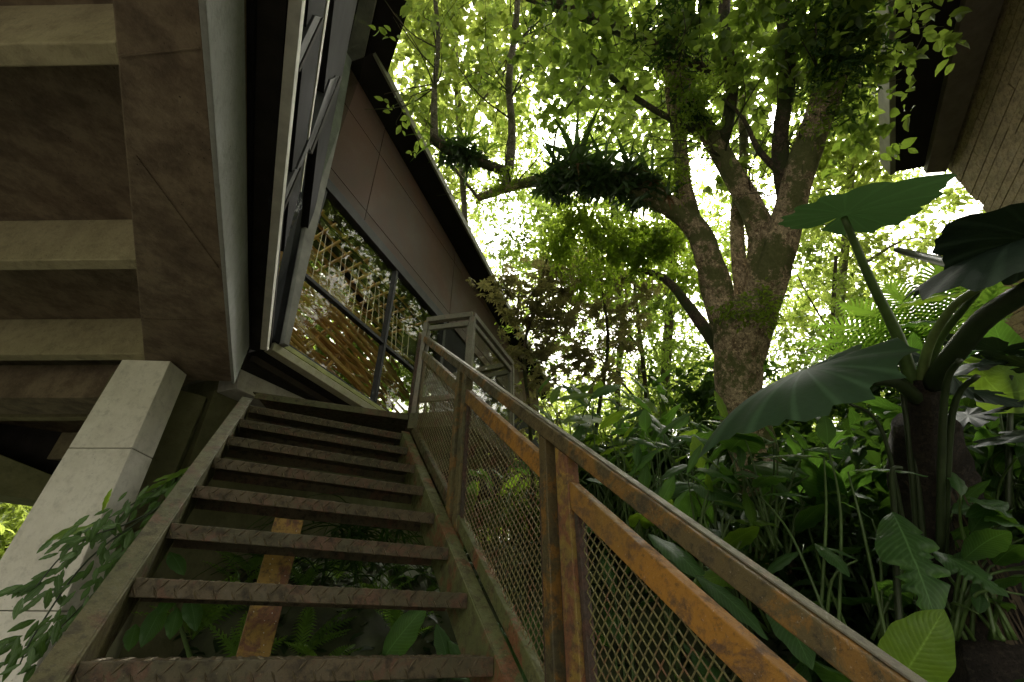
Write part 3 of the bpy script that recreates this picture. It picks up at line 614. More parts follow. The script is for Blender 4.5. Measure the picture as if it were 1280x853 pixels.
f1 = V(.815, 3.14, 0); f2 = V(1.133, 2.876, 0); f3 = f2+fh*.88; f4 = f3-fn*1.0
for p in (f2, f3, f1): lpost(p)
lrun(f1, f2); lrun(f2, f3); lrun(f3, f4)
# ------------------------------------------------------------------ right-hand building: dark eave and timber wall
rb = thing('timber_building', at(1260, 250, 7), 'timber-clad building with a dark overhanging eave above the elephant ear leaves', 'building')
ha = V(math.sin(math.radians(54.6)), math.cos(math.radians(54.6)), 0); Q = at(1195, 217, 7.0); rn = V(ha[1], -ha[0], 0)
def RP(x, y): return onpl(x, y, rn, Q@rn)
top0, top1 = RP(1192, 208), RP(1252, 0); zt = (top0[2]+top1[2])/2
def rc(p): d = p-Q; return d@ha, d[2]
def RW(s, z, o=0): return Q+ha*s+V(0, 0, z)-rn*o*(1 if rn@Q > 0 else -1)
sg = 1 if rn@Q > 0 else -1
zs = Q[2]+.12
def planks(parent, face, srange, zrange, pitch, L, gap=.007, th=.03, seed=1):
    """courses of boards, each its own object; face(s,z,o)->world; box unit mesh shared per length"""
    rr = random.Random(seed); r = 0; z = zrange[0]; cache = {}
    while z < zrange[1]-.01:
        h = min(pitch, zrange[1]-z)-gap; s = srange[0]-L*rr.random()
        while s < srange[1]:
            a = max(s, srange[0]); b = min(s+L, srange[1])
            if b-a > .05:
                k = (round(b-a, 3), round(h, 3))
                if k not in cache:
                    mb = MB(); o0 = face(0, 0, 0); mb.prism([face(gap/2, 0, 0)-o0, face(k[0]-gap/2, 0, 0)-o0, face(k[0]-gap/2, k[1], 0)-o0, face(gap/2, k[1], 0)-o0], face(0, 0, th)-o0)
                    cache[k] = mesh('plank', mb.v, mb.f, m_plank)
                o = bpy.data.objects.new('plank', cache[k]); COL.objects.link(o); o.parent = parent
                o.location = Vector(face(a, z, rr.uniform(-.004, .004)))-worldloc(parent)
            s += L
        z += pitch; r += 1
planks(rb, RW, (-3.4, 0.), (-2.4, zs-Q[2]), .098, .85, seed=4)
mb = MB(); mb.prism([RW(-9, -2.5, -.01), RW(.0, -2.5, -.01), RW(.0, zs-Q[2], -.01), RW(-9, zs-Q[2], -.01)], -rn*.15*-1 if False else (RW(0, 0, -.2)-RW(0, 0, -.01))); mb.build('wall_core', m_recess, rb)  # wall core and eave lengthened out of view to block light on the bank
e_a, e_b = Z(1118, 215, zs), Z(1118, 0, zs); ed = unit(e_b-e_a)
w_a, w_b = RW(.0, zs-Q[2], .03), RW(-3.6, zs-Q[2], .03); c_a = Z(1195, 221, zs)
mb = MB(); mb.prism([e_a, e_a+ed*9, RW(-9, zs-Q[2], -.16), RW(-.02, zs-Q[2], -.16)], (0, 0, .12)); mb.build('eave_soffit', m_soffit, rb)
mb = MB(); up_ = V(0, 0, .01); 
ia, ib = e_a+(w_a-e_a)*.55, (e_a+ed*4)+(w_b-(e_a+ed*4))*.62
mb.prism([ia-V(0, 0, .07), ib-V(0, 0, .07), w_b+(ib-w_b)*.14-V(0, 0, .07), w_a+(ia-w_a)*.14-V(0, 0, .07)], (0, 0, .065)); mb.build('soffit_board', plain('brown_soffit_board', (.10, .078, .066), .6), rb, .003)
eo = unit(np.cross(ed, (0, 0, 1))); eo = eo if eo@(e_a-w_a) > 0 else -eo
mb = MB(); mb.prism([e_a-V(0, 0, .03), e_a+ed*9-V(0, 0, .03), e_a+ed*9+V(0, 0, .22), e_a+V(0, 0, .22)], eo*.05); mb.build('fascia', m_fascia, rb, .004)
# lower wing, turned towards the viewer
az2 = math.radians(9.5); hb_ = V(math.sin(az2), math.cos(az2), 0); Q2 = at(1200, 380, 8.5); n2 = V(hb_[1], -hb_[0], 0); sg2 = -1 if n2@Q2 > 0 else 1
def RW2(s, z, o=0): return Q2+hb_*s+V(0, 0, z)+n2*sg2*o
wing = thing('timber_wing', RW2(0, -1), 'lower timber-boarded wall glimpsed behind the fern and dark leaf at the right edge', 'building')
planks(wing, RW2, (-2.6, .0), (-2.2, .75), .125, .5, seed=9)
mb = MB(); mb.prism([RW2(-2.7, -2.4, -.01), RW2(.0, -2.4, -.01), RW2(.0, .8, -.01), RW2(-2.7, .8, -.01)], RW2(0, 0, -.3)-RW2(0, 0, -.01)); mb.build('wall_core', m_recess, wing)
# ------------------------------------------------------------------ trees
def treepart(name, pts, mat, parent, n=10, rough=.09, sub=4):
    mb = MB(); mb.tube([at(x, y, d) for x, y, d, r in pts], [p[3] for p in pts], n, rough, True, sub); return mb.build(name, mat, parent, smooth=True)
def crown(name, parts, mat, parent): v, f = join(parts); return put(name, npmesh(name, v, f, mat, False), parent)
OV = T_ovate(); OVW = T_ovate(.62, .08, .2); DI = T_diamond(); DIN = T_diamond(.3, .08)
def B(x, y, d, r, ntw, per, size, T=OV, **k): return clumps(at(x, y, d), r, ntw, per, size, T, **k)
mt = thing('great_tree', at(985, 700, 4.0), 'large mottled tree with forked moss-covered limbs rising beside the elephant ear plant', 'tree')
treepart('trunk', [(1005, 820, 4.0, .24), (978, 700, 4.0, .20), (950, 590, 4.0, .175), (925, 500, 4.0, .165), (922, 440, 4.03, .18), (928, 400, 4.07, .19), (934, 372, 4.1, .11)], m_bark, mt, 22, .06, 7)
treepart('limb', [(935, 455, 4.05, .10), (945, 400, 4.08, 0.158), (965, 340, 4.12, 0.130), (985, 270, 4.2, 0.112), (1005, 200, 4.3, 0.104), (1035, 110, 4.5, 0.101), (1050, 40, 4.7, 0.094), (1062, -70, 5.1, 0.079)], m_bark, mt, 16, .07, 6)
treepart('limb', [(942, 400, 4.1, .08), (950, 330, 4.16, 0.094), (947, 275, 4.25, 0.097), (905, 200, 4.4, 0.079), (870, 140, 4.5, 0.072), (845, 70, 4.65, 0.072), (835, -40, 5., 0.061)], m_bark, mt, 14, .07, 6)
treepart('limb', [(920, 450, 4.04, .09), (905, 400, 4.05, 0.122), (890, 340, 4.1, 0.112), (872, 288, 4.2, 0.094), (835, 258, 4.3, 0.086), (785, 232, 4.4, 0.094), (720, 226, 4.5, 0.079), (660, 228, 4.7, 0.054), (598, 248, 4.9, 0.036)], m_bark, mt, 14, .1, 6)
treepart('limb', [(872, 300, 4.2, 0.072), (858, 240, 4.3, 0.061), (850, 180, 4.4, 0.054), (838, 110, 4.5, 0.050), (842, 20, 4.8, 0.043)], m_bark, mt, 10, .1, 5)
treepart('limb', [(905, 445, 4.1, 0.065), (862, 385, 4.3, 0.047), (830, 348, 4.5, 0.036), (790, 335, 4.8, 0.022)], m_barkdark, mt, 8, .1, 4)
treepart('limb', [(890, 90, 4.6, 0.036), (800, 50, 4.7, 0.043), (730, 20, 4.8, 0.050), (660, -10, 5., 0.058)], m_barkdark, mt, 8, .15, 4)
treepart('limb', [(985, 262, 4.2, .06), (975, 180, 4.4, .06), (985, 90, 4.6, .055), (975, -20, 4.9, .05)], m_barkdark, mt, 9, .1, 4)
treepart('limb', [(900, 195, 4.4, .05), (915, 110, 4.6, .05), (905, 30, 4.8, .045), (910, -40, 5., .04)], m_barkdark, mt, 9, .1, 4)
treepart('limb', [(932, 430, 4.1, .05), (928, 380, 4.15, .06), (924, 330, 4.25, .06), (922, 260, 4.5, .05), (930, 190, 4.8, .04), (925, 120, 5., .03)], m_bark, mt, 9, .1, 4)
treepart('branch', [(868, 165, 4.4, .03), (790, 120, 4.5, .025), (735, 65, 4.7, .02)], m_barkdark, mt, 6, .1, 3)
treepart('branch', [(995, 235, 4.25, .03), (950, 190, 4.3, .025), (930, 150, 4.4, .015), (900, 120, 4.5, .01)], m_barkdark, mt, 6, .1, 3)
treepart('branch', [(632, 240, 4.8, .06), (640, 170, 4.9, .04), (636, 100, 5.0, .032), (645, 30, 5.2, .03), (650, -60, 5.4, .025)], m_barkpale, mt, 8, .1, 4)
treepart('branch', [(635, 215, 4.85, .05), (600, 203, 4.9, .05), (565, 190, 4.95, .055), (540, 172, 5, .05)], m_barkdark, mt, 8, .15, 4)
treepart('branch', [(543, 180, 5.0, .045), (543, 110, 5.1, .028), (548, 50, 5.2, .022), (540, -40, 5.4, .02)], m_barkpale, mt, 7, .1, 4)
for pts in ([(548, 90, 5.15, .008), (520, 60, 5.2, .006), (500, 30, 5.3, .004)], [(545, 105, 5.1, .008), (505, 112, 5.2, .005), (480, 118, 5.3, .004)], [(638, 60, 5.1, .012), (670, 30, 5.2, .008), (700, 0, 5.3, .005)], [(640, 150, 4.9, .01), (600, 120, 5., .007), (570, 80, 5.1, .004)], [(690, 205, 4.6, .012), (700, 150, 4.7, .01), (735, 100, 4.8, .008), (740, 60, 4.9, .006)]):
    treepart('branch', pts, m_barkdark, mt, 5, .05, 3)
near = []
for (x, y, r, n) in ((790, 20, .55, 26), (880, 30, .5, 24), (960, 20, .5, 26), (1040, 30, .45, 20), (1100, 60, .4, 16), (730, 60, .45, 16), (940, 110, .35, 14), (1080, 150, .32, 13), (820, 130, .4, 14), (720, 130, .35, 9), (930, 215, .25, 8), (1010, 60, .35, 14), (1110, 10, .4, 16), (680, 30, .4, 9)):
    near.append(B(x, y, 4.6, r, int(n*1.3), 9, .092, OVW, droop=.3))
for (x, y, r, n) in ((560, 60, .6, 22), (600, 130, .5, 16), (520, 130, .4, 12), (690, 100, .5, 16), (640, 40, .6, 18)): near.append(B(x, y, 5.3, r, n, 8, .085, OV))
crown('crown', near[::2], lm_canopy, mt); crown('crown', near[1::2], lm_mid, mt)
tw = MB(); rt = random.Random(77)
lim = [(1005, 200, 4.3), (1035, 110, 4.5), (1050, 40, 4.7), (905, 200, 4.4), (870, 140, 4.5), (845, 70, 4.65), (850, 180, 4.4), (838, 110, 4.5), (800, 50, 4.7), (730, 20, 4.8), (640, 120, 4.95), (645, 50, 5.1), (543, 110, 5.1), (546, 60, 5.2), (880, 90, 4.6), (700, 225, 4.6), (640, 235, 4.8), (985, 270, 4.2), (940, 250, 4.3)]
for i in range(150):
    a_ = rt.choice(lim); p_ = at(*a_); d_ = V(rt.uniform(-1, 1), rt.uniform(-1, 1), rt.uniform(-.2, 1)); d_ = unit(d_); L_ = rt.uniform(.3, .9)
    q1 = p_+d_*L_*.5+V(*[rt.uniform(-.08, .08) for _ in range(3)]); q2 = p_+d_*L_+V(rt.uniform(-.15, .15), rt.uniform(-.15, .15), rt.uniform(-.2, .1)); r_ = rt.uniform(.004, .010)
    tw.tube([p_, q1, q2], [r_, r_*.7, r_*.3], 5, .05, False, 3)
    if rt.random() < .6: tw.tube([q1, (q1+q2)/2+V(rt.uniform(-.15, .15), rt.uniform(-.15, .15), rt.uniform(-.15, .15)), q2+V(*[rt.uniform(-.3, .3) for _ in range(3)])], [r_*.6, r_*.4, r_*.2], 4, .05, False, 3)
tag(tw.build('twigs', m_barkdark, mt, smooth=True), kind='stuff')
# climbing plant on the limbs
ivy = []
for (x, y, d, r, n) in ((1035, 110, 4.35, .16, 22), (1045, 50, 4.5, .18, 24), (1020, 150, 4.2, .1, 10), (855, 150, 4.3, .2, 26), (845, 90, 4.4, .18, 24), (850, 215, 4.15, .16, 20), (925, 385, 3.75, .12, 14), (960, 370, 3.8, .10, 10), (950, 395, 3.75, .08, 8), (880, 110, 4.3, .2, 26), (640, 215, 4.7, .14, 18), (620, 245, 4.75, .12, 14)):
    ivy.append(B(x, y, d, r, n, 14, .042, DI, droop=.5, twig=.16))
crown('climber', ivy, lm_vine, mt)
cr2 = []
for (x, y, d, r, n) in ((1040, 90, 4.5, .18, 40), (1048, 30, 4.55, .2, 44), (1030, 140, 4.4, .1, 14), (1060, 60, 4.45, .14, 22), (1010, 20, 4.6, .2, 20), (850, 60, 4.6, .14, 22), (860, 140, 4.4, .11, 16), (830, 20, 4.6, .2, 26), (700, 10, 4.8, .25, 20), (740, 20, 4.8, .2, 16)):
    cr2.append(B(x, y, d, r, n, 14, .07, DIN, droop=.5, twig=.2))
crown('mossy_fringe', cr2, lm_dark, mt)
# curtain of small leaves hanging under the bough
cur = []
for (x, y, d, r, n) in ((720, 275, 4.5, .22, 60), (760, 300, 4.6, .28, 90), (800, 320, 4.6, .26, 80), (830, 300, 4.6, .22, 60), (700, 305, 4.7, .22, 50), (860, 345, 4.8, .25, 50), (740, 340, 4.9, .28, 60)):
    cur.append(B(x, y, d, r, n, 14, .055, OV, droop=.6, twig=.2))
hv = thing('hanging_vine', at(770, 250, 4.5), 'bright curtain of small-leaved vine hanging under the bromeliad bough', 'vine'); crown('foliage', cur, lm_vine, hv)
# bromeliads on the boughs
T_S = [T_strap(8, .085, .5, .5), T_strap(8, .1, .8, .45), T_strap(8, .075, .25, .35)]
strap_me = {}
def rosette(lbl, pos, R, n, mat, dead=3, upv=(0, 0, 1), wide=1., grp=None, deadm=lm_dead):
    t = thing('bromeliad', pos, lbl, 'bromeliad', grp)
    for i in range(n+dead):
        isd = i >= n; k = random.randrange(3); mm = deadm if isd else mat
        key = (k, mm.name)
        if key not in strap_me: strap_me[key] = npmesh('leaf', T_S[k][0], T_S[k][1], mm, True)
        o = bpy.data.objects.new('dry_leaf' if isd else 'leaf', strap_me[key]); COL.objects.link(o); o.parent = t
        an = i*2.399; el = math.radians(random.uniform(-85, -40) if isd else 78-75*((i+.5)/n)**.9)
        d = Vector((math.cos(an)*math.cos(el), math.sin(an)*math.cos(el), math.sin(el))); y = d.cross(Vector((0, 0, 1)) if abs(el) < 1.5 else Vector((1, 0, 0))).normalized(); z = y.cross(d)*-1
        if z.z < 0: z = -z; y = -y
        s = R*1.45*random.uniform(.7, 1.15)*(.55 if isd else 1)
        m = Matrix((( d.x, y.x, z.x), (d.y, y.y, z.y), (d.z, y.z, z.z))).to_4x4()
        o.matrix_local = m @ Matrix.Diagonal((s, s*wide*1.1, s, 1))
    return t
for lbl, (x, y, d, R, n) in (
    ('tallest bromeliad with upright straps at the middle of the big bough', (722, 208, 4.42, .36, 20)),
    ('bromeliad at the left end of the clump on the big bough', (698, 212, 4.5, .24, 14)),
    ('dark bromeliad next right of the tallest one on the big bough', (757, 212, 4.4, .26, 15)),
    ('bromeliad in the right part of the clump on the big bough', (788, 212, 4.35, .24, 14)),
    ('spiky bromeliad with arching straps at the right end of the big bough', (815, 226, 4.3, .27, 15)),
    ('small bromeliad low on the right shoulder of the big bough', (835, 246, 4.22, .2, 12)),
    ('bromeliad on the underside of the big bough among dry leaves', (745, 232, 4.38, .2, 12))):
    rosette(lbl, at(x, y, d), R, n, lm_brom, 5)
for lbl, (x, y, d, R, n) in (('slender bromeliad at the left tip of the thin upper bough', (550, 178, 4.98, .26, 15)), ('taller light green bromeliad at the middle of the thin upper bough', (582, 186, 4.92, .3, 16)), ('small bromeliad near the fork of the thin upper bough', (606, 192, 4.9, .2, 12))):
    rosette(lbl, at(x, y, d), R, n, lm_bromlit, 2, wide=.6)
litter = []
for (x, y, r, n) in ((720, 222, .1, 30), (750, 226, .12, 40), (780, 226, .12, 40), (805, 236, .1, 30), (690, 228, .08, 16), (565, 188, .07, 14), (590, 196, .07, 14)):
    d = 4.38 if x > 640 else 4.92
    litter.append(B(x, y, d, r, n, 9, .13, DIN, droop=.4, twig=.12))
crown('root_litter', litter, lm_brom, mt)
# ---- trees behind
def bgtree(name, label, trunk, blobs, mat, tmat, grp=None, branches=(), T=OV):
    t = thing(name, at(*trunk[0][:3]), label, 'tree', grp); treepart('trunk', trunk, tmat, t, 9, .08, 4)
    for b in branches: treepart('branch', b, tmat, t, 6, .08, 3)
    crown('crown', [B(x, y, d, r, n, 10, sz, T) for (x, y, d, r, n, sz) in blobs], mat, t); return t
bgtree('slender_tree', 'slender light-leaved tree above the roof edge left of the thin bough', [(600, 620, 8, .06), (590, 420, 7.5, .05), (580, 250, 7.4, .045), (570, 90, 7.6, .05), (560, -30, 8, .04)],
  [(520, 40, 7.2, .9, 70, .12), (580, 20, 7.4, .9, 70, .12), (560, 110, 7.2, .8, 60, .12), (620, 100, 7.6, .8, 55, .12), (600, 170, 7.8, .7, 50, .11), (650, 10, 7.6, .8, 60, .12), (530, 170, 7.6, .55, 35, .11), (570, 240, 8., .6, 40, .11), (690, 60, 7.8, .7, 40, .12), (500, -40, 7, .9, 60, .12)], lm_yellow, m_barkpale,
  branches=[[(600, 250, 7.4, .03), (560, 200, 7.3, .02), (530, 150, 7.2, .012)], [(585, 150, 7.5, .03), (630, 90, 7.5, .02), (670, 40, 7.6, .01)]])
bgtree('canopy_tree', 'tall leafy tree whose crown fills the view above the big fork', [(820, 640, 8.5, .09), (835, 420, 8.2, .08), (850, 200, 8.2, .07), (870, 20, 8.6, .05)],
  [(760, 30, 7.5, 1., 100, .13), (840, 60, 7.8, 1., 90, .13), (910, 20, 7.5, 1., 100, .13), (980, 80, 7.8, .8, 65, .12), (770, 130, 8, .8, 60, .12), (900, 140, 8.2, .8, 70, .12), (820, 200, 8.4, .7, 60, .12), (720, 90, 7.8, .6, 40, .12)], lm_canopy, m_barkdark)
bgtree('canopy_tree', 'yellow-green tree glowing between the right limb and the dark eave', [(1060, 600, 9, .07), (1050, 420, 8.6, .06), (1062, 240, 8.4, .055), (1075, 60, 8.6, .04)],
  [(1060, 60, 8, .8, 80, .12), (1080, 150, 8, .8, 90, .12), (1050, 210, 8.2, .7, 80, .11), (1100, 200, 8.4, .5, 40, .11), (1000, 180, 8.6, .6, 60, .11), (1020, 270, 8.6, .6, 70, .11), (1075, 290, 8.4, .5, 50, .1), (1110, 330, 8.6, .45, 40, .1), (1160, 300, 8.8, .35, 18, .1), (1190, 245, 8.8, .4, 22, .1), (1130, 260, 8.6, .3, 16, .1), (1040, 350, 8.8, .55, 55, .1), (1100, 400, 9, .5, 45, .1), (1000, 400, 9, .5, 45, .1)], lm_yellow, m_barkpale,
  branches=[[(1070, 240, 8.4, .03), (1120, 240, 8.5, .02), (1180, 250, 8.7, .008)], [(1080, 330, 8.5, .03), (1130, 300, 8.6, .015), (1170, 300, 8.8, .006)]])
bgtree('canopy_tree', 'mid green tree behind the hanging vine and the big bough', [(790, 640, 9, .06), (772, 500, 8.8, .055), (778, 400, 8.6, .05), (765, 300, 8.6, .04), (770, 200, 8.8, .03)],
  [(700, 300, 8.5, .7, 80, .11), (770, 280, 8.5, .8, 95, .11), (840, 300, 8.6, .7, 85, .11), (740, 370, 8.6, .8, 95, .11), (820, 380, 8.8, .8, 95, .11), (660, 330, 8.8, .6, 50, .1), (680, 260, 8.8, .6, 40, .1), (900, 330, 9.2, .6, 50, .1), (840, 450, 9, .6, 65, .1), (700, 420, 8.8, .5, 45, .1)], lm_canopy, m_barkdark)
bgtree('canopy_tree', 'bright bush-like tree low between the brown-leaved sapling and the big trunk', [(800, 700, 10, .1), (800, 560, 9.5, .08), (800, 450, 9.5, .05)],
  [(760, 470, 9.5, .8, 95, .1), (830, 490, 9.5, .8, 95, .1), (880, 470, 9.8, .6, 60, .1), (720, 500, 10, .5, 45, .1), (780, 530, 10, .7, 70, .1)], lm_yellow, m_barkdark)
# far wood: one thin-leaved mass behind everything
far = []
rr = random.Random(5)
for i in range(150):
    x = rr.uniform(470, 1180); y = rr.uniform(-60, 560)
    if x > 1120 and 180 < y < 380: continue
    if x < 640 and y > 340: continue
    far.append(B(x, y, rr.uniform(12, 17), rr.uniform(.9, 1.4), 46, 9, .16, DI, twig=.5))
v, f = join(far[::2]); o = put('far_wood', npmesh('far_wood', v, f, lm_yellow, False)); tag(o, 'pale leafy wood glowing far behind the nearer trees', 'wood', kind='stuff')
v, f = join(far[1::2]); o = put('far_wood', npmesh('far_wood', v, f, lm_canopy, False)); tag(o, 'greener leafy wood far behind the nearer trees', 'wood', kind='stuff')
far = []
for i in range(60):
    far.append(B(rr.uniform(620, 1300), rr.uniform(480, 640), rr.uniform(9, 14), rr.uniform(.7, 1.2), 40, 10, .14, DI, twig=.4))
for i in range(40): far.append(B(rr.uniform(560, 1050), rr.uniform(600, 760), rr.uniform(8, 12), rr.uniform(.6, 1.), 40, 10, .13, DI, twig=.4))
for i in range(50): far.append(B(rr.uniform(470, 780), rr.uniform(540, 700), rr.uniform(7, 10), rr.uniform(.5, .8), 40, 10, .13, DI, twig=.4))
for i in range(34): far.append(B(rr.uniform(-160, 120), rr.uniform(600, 760), rr.uniform(9, 13), rr.uniform(.7, 1.1), 50, 10, .13, OV, twig=.4))
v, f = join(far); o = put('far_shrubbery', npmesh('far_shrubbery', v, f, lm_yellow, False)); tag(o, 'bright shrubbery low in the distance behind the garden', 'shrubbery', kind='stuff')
# olive palmate saplings beside the roof end
PA = T_palmate(8, .26)
def sapling(label, trunk, blobs, n_tw=20):
    t = thing('umbrella_tree', at(*trunk[0][:3]), label, 'tree'); treepart('trunk', trunk, m_barkdark, t, 7, .05, 4)
    crown('crown', [clumps(at(x, y, d), r, n*2, 3, .20, PA, droop=.15, twig=.25) for (x, y, d, r, n) in blobs], lm_brown, t); return t
sapling('olive-brown umbrella-leaved sapling leaning against the roof end', [(668, 660, 5.2, .025), (662, 520, 5.2, .022), (655, 440, 5.2, .02), (672, 370, 5.3, .015), (690, 300, 5.4, .01)],
  [(650, 370, 5.2, .3, 13), (690, 400, 5.3, .35, 17), (640, 440, 5.1, .18, 6), (680, 470, 5.2, .22, 8), (665, 520, 5.2, .16, 5), (700, 340, 5.4, .3, 13), (620, 355, 5.1, .14, 5)])
sapling('taller umbrella-leaved sapling with a curved thin stem right of the roof end', [(735, 640, 5.8, .035), (742, 560, 5.8, .03), (752, 490, 5.8, .025), (760, 420, 5.8, .02), (748, 330, 5.9, .015), (745, 270, 6, .01)],
  [(740, 340, 5.8, .35, 16), (770, 400, 5.9, .35, 16), (720, 440, 5.7, .3, 14), (760, 470, 5.8, .2, 6), (800, 360, 6, .3, 10), (710, 380, 5.8, .25, 9)])
# ------------------------------------------------------------------ big leaves
def addmesh_uv(name, vs, fs, uvs, mat):
    me = mesh(name, vs, fs, mat, True); ul = me.uv_layers.new(name='UVMap')
    for lp in me.loops: ul.data[lp.index].uv = uvs[lp.vertex_index]
    return me
def heart(name, mat, seed, ripple=.02, droop=.22, cup=.10, holes=False, split=0., back=0.):
    """unit leaf: petiole at origin, tip at +x 1, two lobes behind"""
    rr = random.Random(seed); NT_, NR = 72, 9; vs = [(0, 0, 0)]; uv = [(0, 0)]; ph = rr.random()*6
    for k in range(1, NR+1):
        r = k/NR
        for i in range(NT_):
            th = 2*math.pi*i/NT_; a = abs(((th+math.pi) % (2*math.pi))-math.pi)
            Rr = np.interp(a, [0, .25, .6, 1.1, 1.7, 2.3, 2.75, 3.0, 3.1416], [1., .86, .70, .58, .52, .52+back, .48+back, .30+back*.7, .10])
            edge = 1+.045*math.sin(th*13+ph)*r**3+.025*math.sin(th*29)*r**4+.05*math.sin(th*4+ph*2)*r**2
            if split: edge *= 1-split*(max(0, math.sin(a*9.5))**6)*r**2*(1 if .25 < a < 2.6 else 0)
            x = Rr*r*math.cos(th)*edge; y = Rr*r*math.sin(th)*edge
            z = droop*((x-x*x) if x > 0 else x*.8)+cup*abs(y)-droop*.9*y*y*2.2+ripple*math.sin(a*14+ph)*r*r+ripple*.6*math.sin(th*5+ph)*r
            vs.append((x, y, z)); uv.append((th/(2*math.pi), r))
    fs = [(0, 1+i, 1+(i+1) % NT_) for i in range(NT_)]
    for k in range(NR-1):
        for i in range(NT_):
            a = 1+k*NT_+i; b = 1+k*NT_+(i+1) % NT_
            fs.append((a, a+NT_, b+NT_, b))
    return addmesh_uv(name, vs, fs, uv, mat)
def blade(name, mat, seed, w=.3, droop=.35, fold=.12, ripple=.012, rise=.12, tears=0, roundness=.8):
    rr = random.Random(seed); NU, NV = (44 if tears else 22), 8; vs = []; uv = []; ph = rr.random()*6; tw = rr.uniform(-.25, .25); notch = [[(rr.uniform(.2, .85), rr.uniform(.03, .06), rr.uniform(.4, .8)) for _ in range(tears)] for _ in (0, 1)]
    for i in range(NU+1):
        u = i/NU; ww = w/2*max(.0, math.sin(math.pi*min(1, u**.85)))**roundness*(1+.03*math.sin(u*23+ph)); ww = max(ww, .004)
        cut = [min([1.]+[1-dp*max(0, 1-abs(u-q)/wd) for q, wd, dp in notch[sd]]) for sd in (0, 1)]
        for j in range(NV+1):
            v = (j/NV-.5)*2; y = ww*v*cut[v > 0]; z = (droop+rise)*.6*(u-u*u)+fold*abs(v)*ww/(w/2)*.5*w*3-abs(v)**2*ww*.5+ripple*math.sin(u*26+ph+(1.5 if v > 0 else 0))*abs(v)**1.5+tw*u*y
            x = u+.05*abs(v)*ww/(w/2)*(1-u)
            vs.append((x, y, z)); uv.append((u, j/NV))
    fs = []
    torn = set()
    for i in range(NU):
        for j in range(NV):
            if (i, j) in torn or ((i, 1) in torn and j == 0) or ((i, NV-2) in torn and j == NV-1): continue
            a = i*(NV+1)+j; fs.append((a, a+1, a+NV+2, a+NV+1))
    return addmesh_uv(name, vs, fs, uv, mat)
def leafobj(me, base, tip, nrm, parent, wscale=1., name='leaf'):
    base = np.array(base); x = np.array(tip)-base; L = np.linalg.norm(x); x = x/L; y = unit(np.cross(nrm, x)); z = np.cross(x, y)
    o = bpy.data.objects.new(name, me); COL.objects.link(o); o.parent = parent
    m = Matrix(((x[0]*L, y[0]*L*wscale, z[0]*L, base[0]), (x[1]*L, y[1]*L*wscale, z[1]*L, base[1]), (x[2]*L, y[2]*L*wscale, z[2]*L, base[2]), (0, 0, 0, 1)))
    o.matrix_local = Matrix.Translation(-worldloc(parent)) @ m
    return o
def stem(parent, pts, r0, r1, mat=None, n=7, name='stem'):
    P = [np.array(p) for p in pts]; k = len(P); mb = MB(); mb.tube(P, [r0+(r1-r0)*i/(k-1) for i in range(k)], n, .03, True, 5); return mb.build(name, mat or m_stem, parent, smooth=True)
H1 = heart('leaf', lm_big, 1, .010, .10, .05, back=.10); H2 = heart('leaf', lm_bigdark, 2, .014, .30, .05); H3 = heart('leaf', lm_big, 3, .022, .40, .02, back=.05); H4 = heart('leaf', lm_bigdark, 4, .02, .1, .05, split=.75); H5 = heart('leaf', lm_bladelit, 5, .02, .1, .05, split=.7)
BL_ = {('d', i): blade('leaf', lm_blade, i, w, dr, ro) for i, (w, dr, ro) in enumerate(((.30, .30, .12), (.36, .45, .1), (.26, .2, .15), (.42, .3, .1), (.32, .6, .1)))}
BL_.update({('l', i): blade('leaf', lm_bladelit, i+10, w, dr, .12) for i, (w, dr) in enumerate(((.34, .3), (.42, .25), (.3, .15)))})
BL_.update({('t', i): blade('leaf', lm_blade, i+20, .42, .3, .1, tears=5) for i in range(2)})
# elephant ear plant
ee = thing('elephant_ear', at(1155, 560, 2.3), 'giant elephant ear plant with thick stalks and huge leaves beside the big trunk', 'plant')
cr = at(1155, 500, 2.25)
stem(ee, [at(1180, 860, 2.55), at(1168, 700, 2.42), at(1158, 560, 2.3), cr, at(1150, 470, 2.22)], .06, .055, m_fibre, 12)
def pix_leaf(me, pb, pt, nrm, parent, ws=1.): return leafobj(me, at(*pb), at(*pt), nrm, parent, ws)
stem(ee, [at(1140, 478, 2.2), at(1122, 420, 2.12), at(1088, 350, 2.0), at(1055, 272, 1.9)], .024, .010, m_stem, 9, 'leaf_stalk')
leafobj(H1, at(1056, 268, 1.9), at(1176, 222, 1.66), unit((.14, .10, 1)), ee, .95)
stem(ee, [at(1165, 480, 2.2), at(1195, 440, 2.05), at(1235, 395, 1.9), at(1300, 355, 1.8)], .034, .026, m_stemdark, 9, 'leaf_stalk')
stem(ee, [at(1150, 478, 2.2), at(1162, 430, 2.1), at(1190, 385, 2.), at(1228, 358, 1.9)], .017, .010, m_stempale, 8, 'leaf_stalk')
stem(ee, [at(1158, 482, 2.2), at(1172, 430, 2.15), at(1205, 385, 2.05), at(1222, 365, 1.95)], .015, .009, m_stem, 8, 'leaf_stalk')
leafobj(H2, at(1300, 300, 1.85), at(1168, 290, 1.6), unit((.1, -.1, 1)), ee, .8)
leafobj(H2, at(1275, 300, 1.8), at(1215, 372, 1.45), unit((-.5, -.2, .8)), ee, 1.1)
for (a_, b_, c_, r_) in (((1150, 720, 2.4), (1128, 490, 2.2), (1100, 440, 2.15), .014), ((1160, 740, 2.4), (1138, 520, 2.25), (1118, 470, 2.2), .018), ((1180, 720, 2.4), (1190, 520, 2.15), (1222, 470, 2.05), .018), ((1175, 700, 2.35), (1180, 500, 2.1), (1200, 450, 2.0), .02), ((1145, 740, 2.4), (1105, 545, 2.2), (1062, 505, 2.1), .012)):
    stem(ee, [at(*a_), at(*b_), at(*c_)], r_*.65, r_*.45, m_stemdark, 8, 'leaf_stalk')
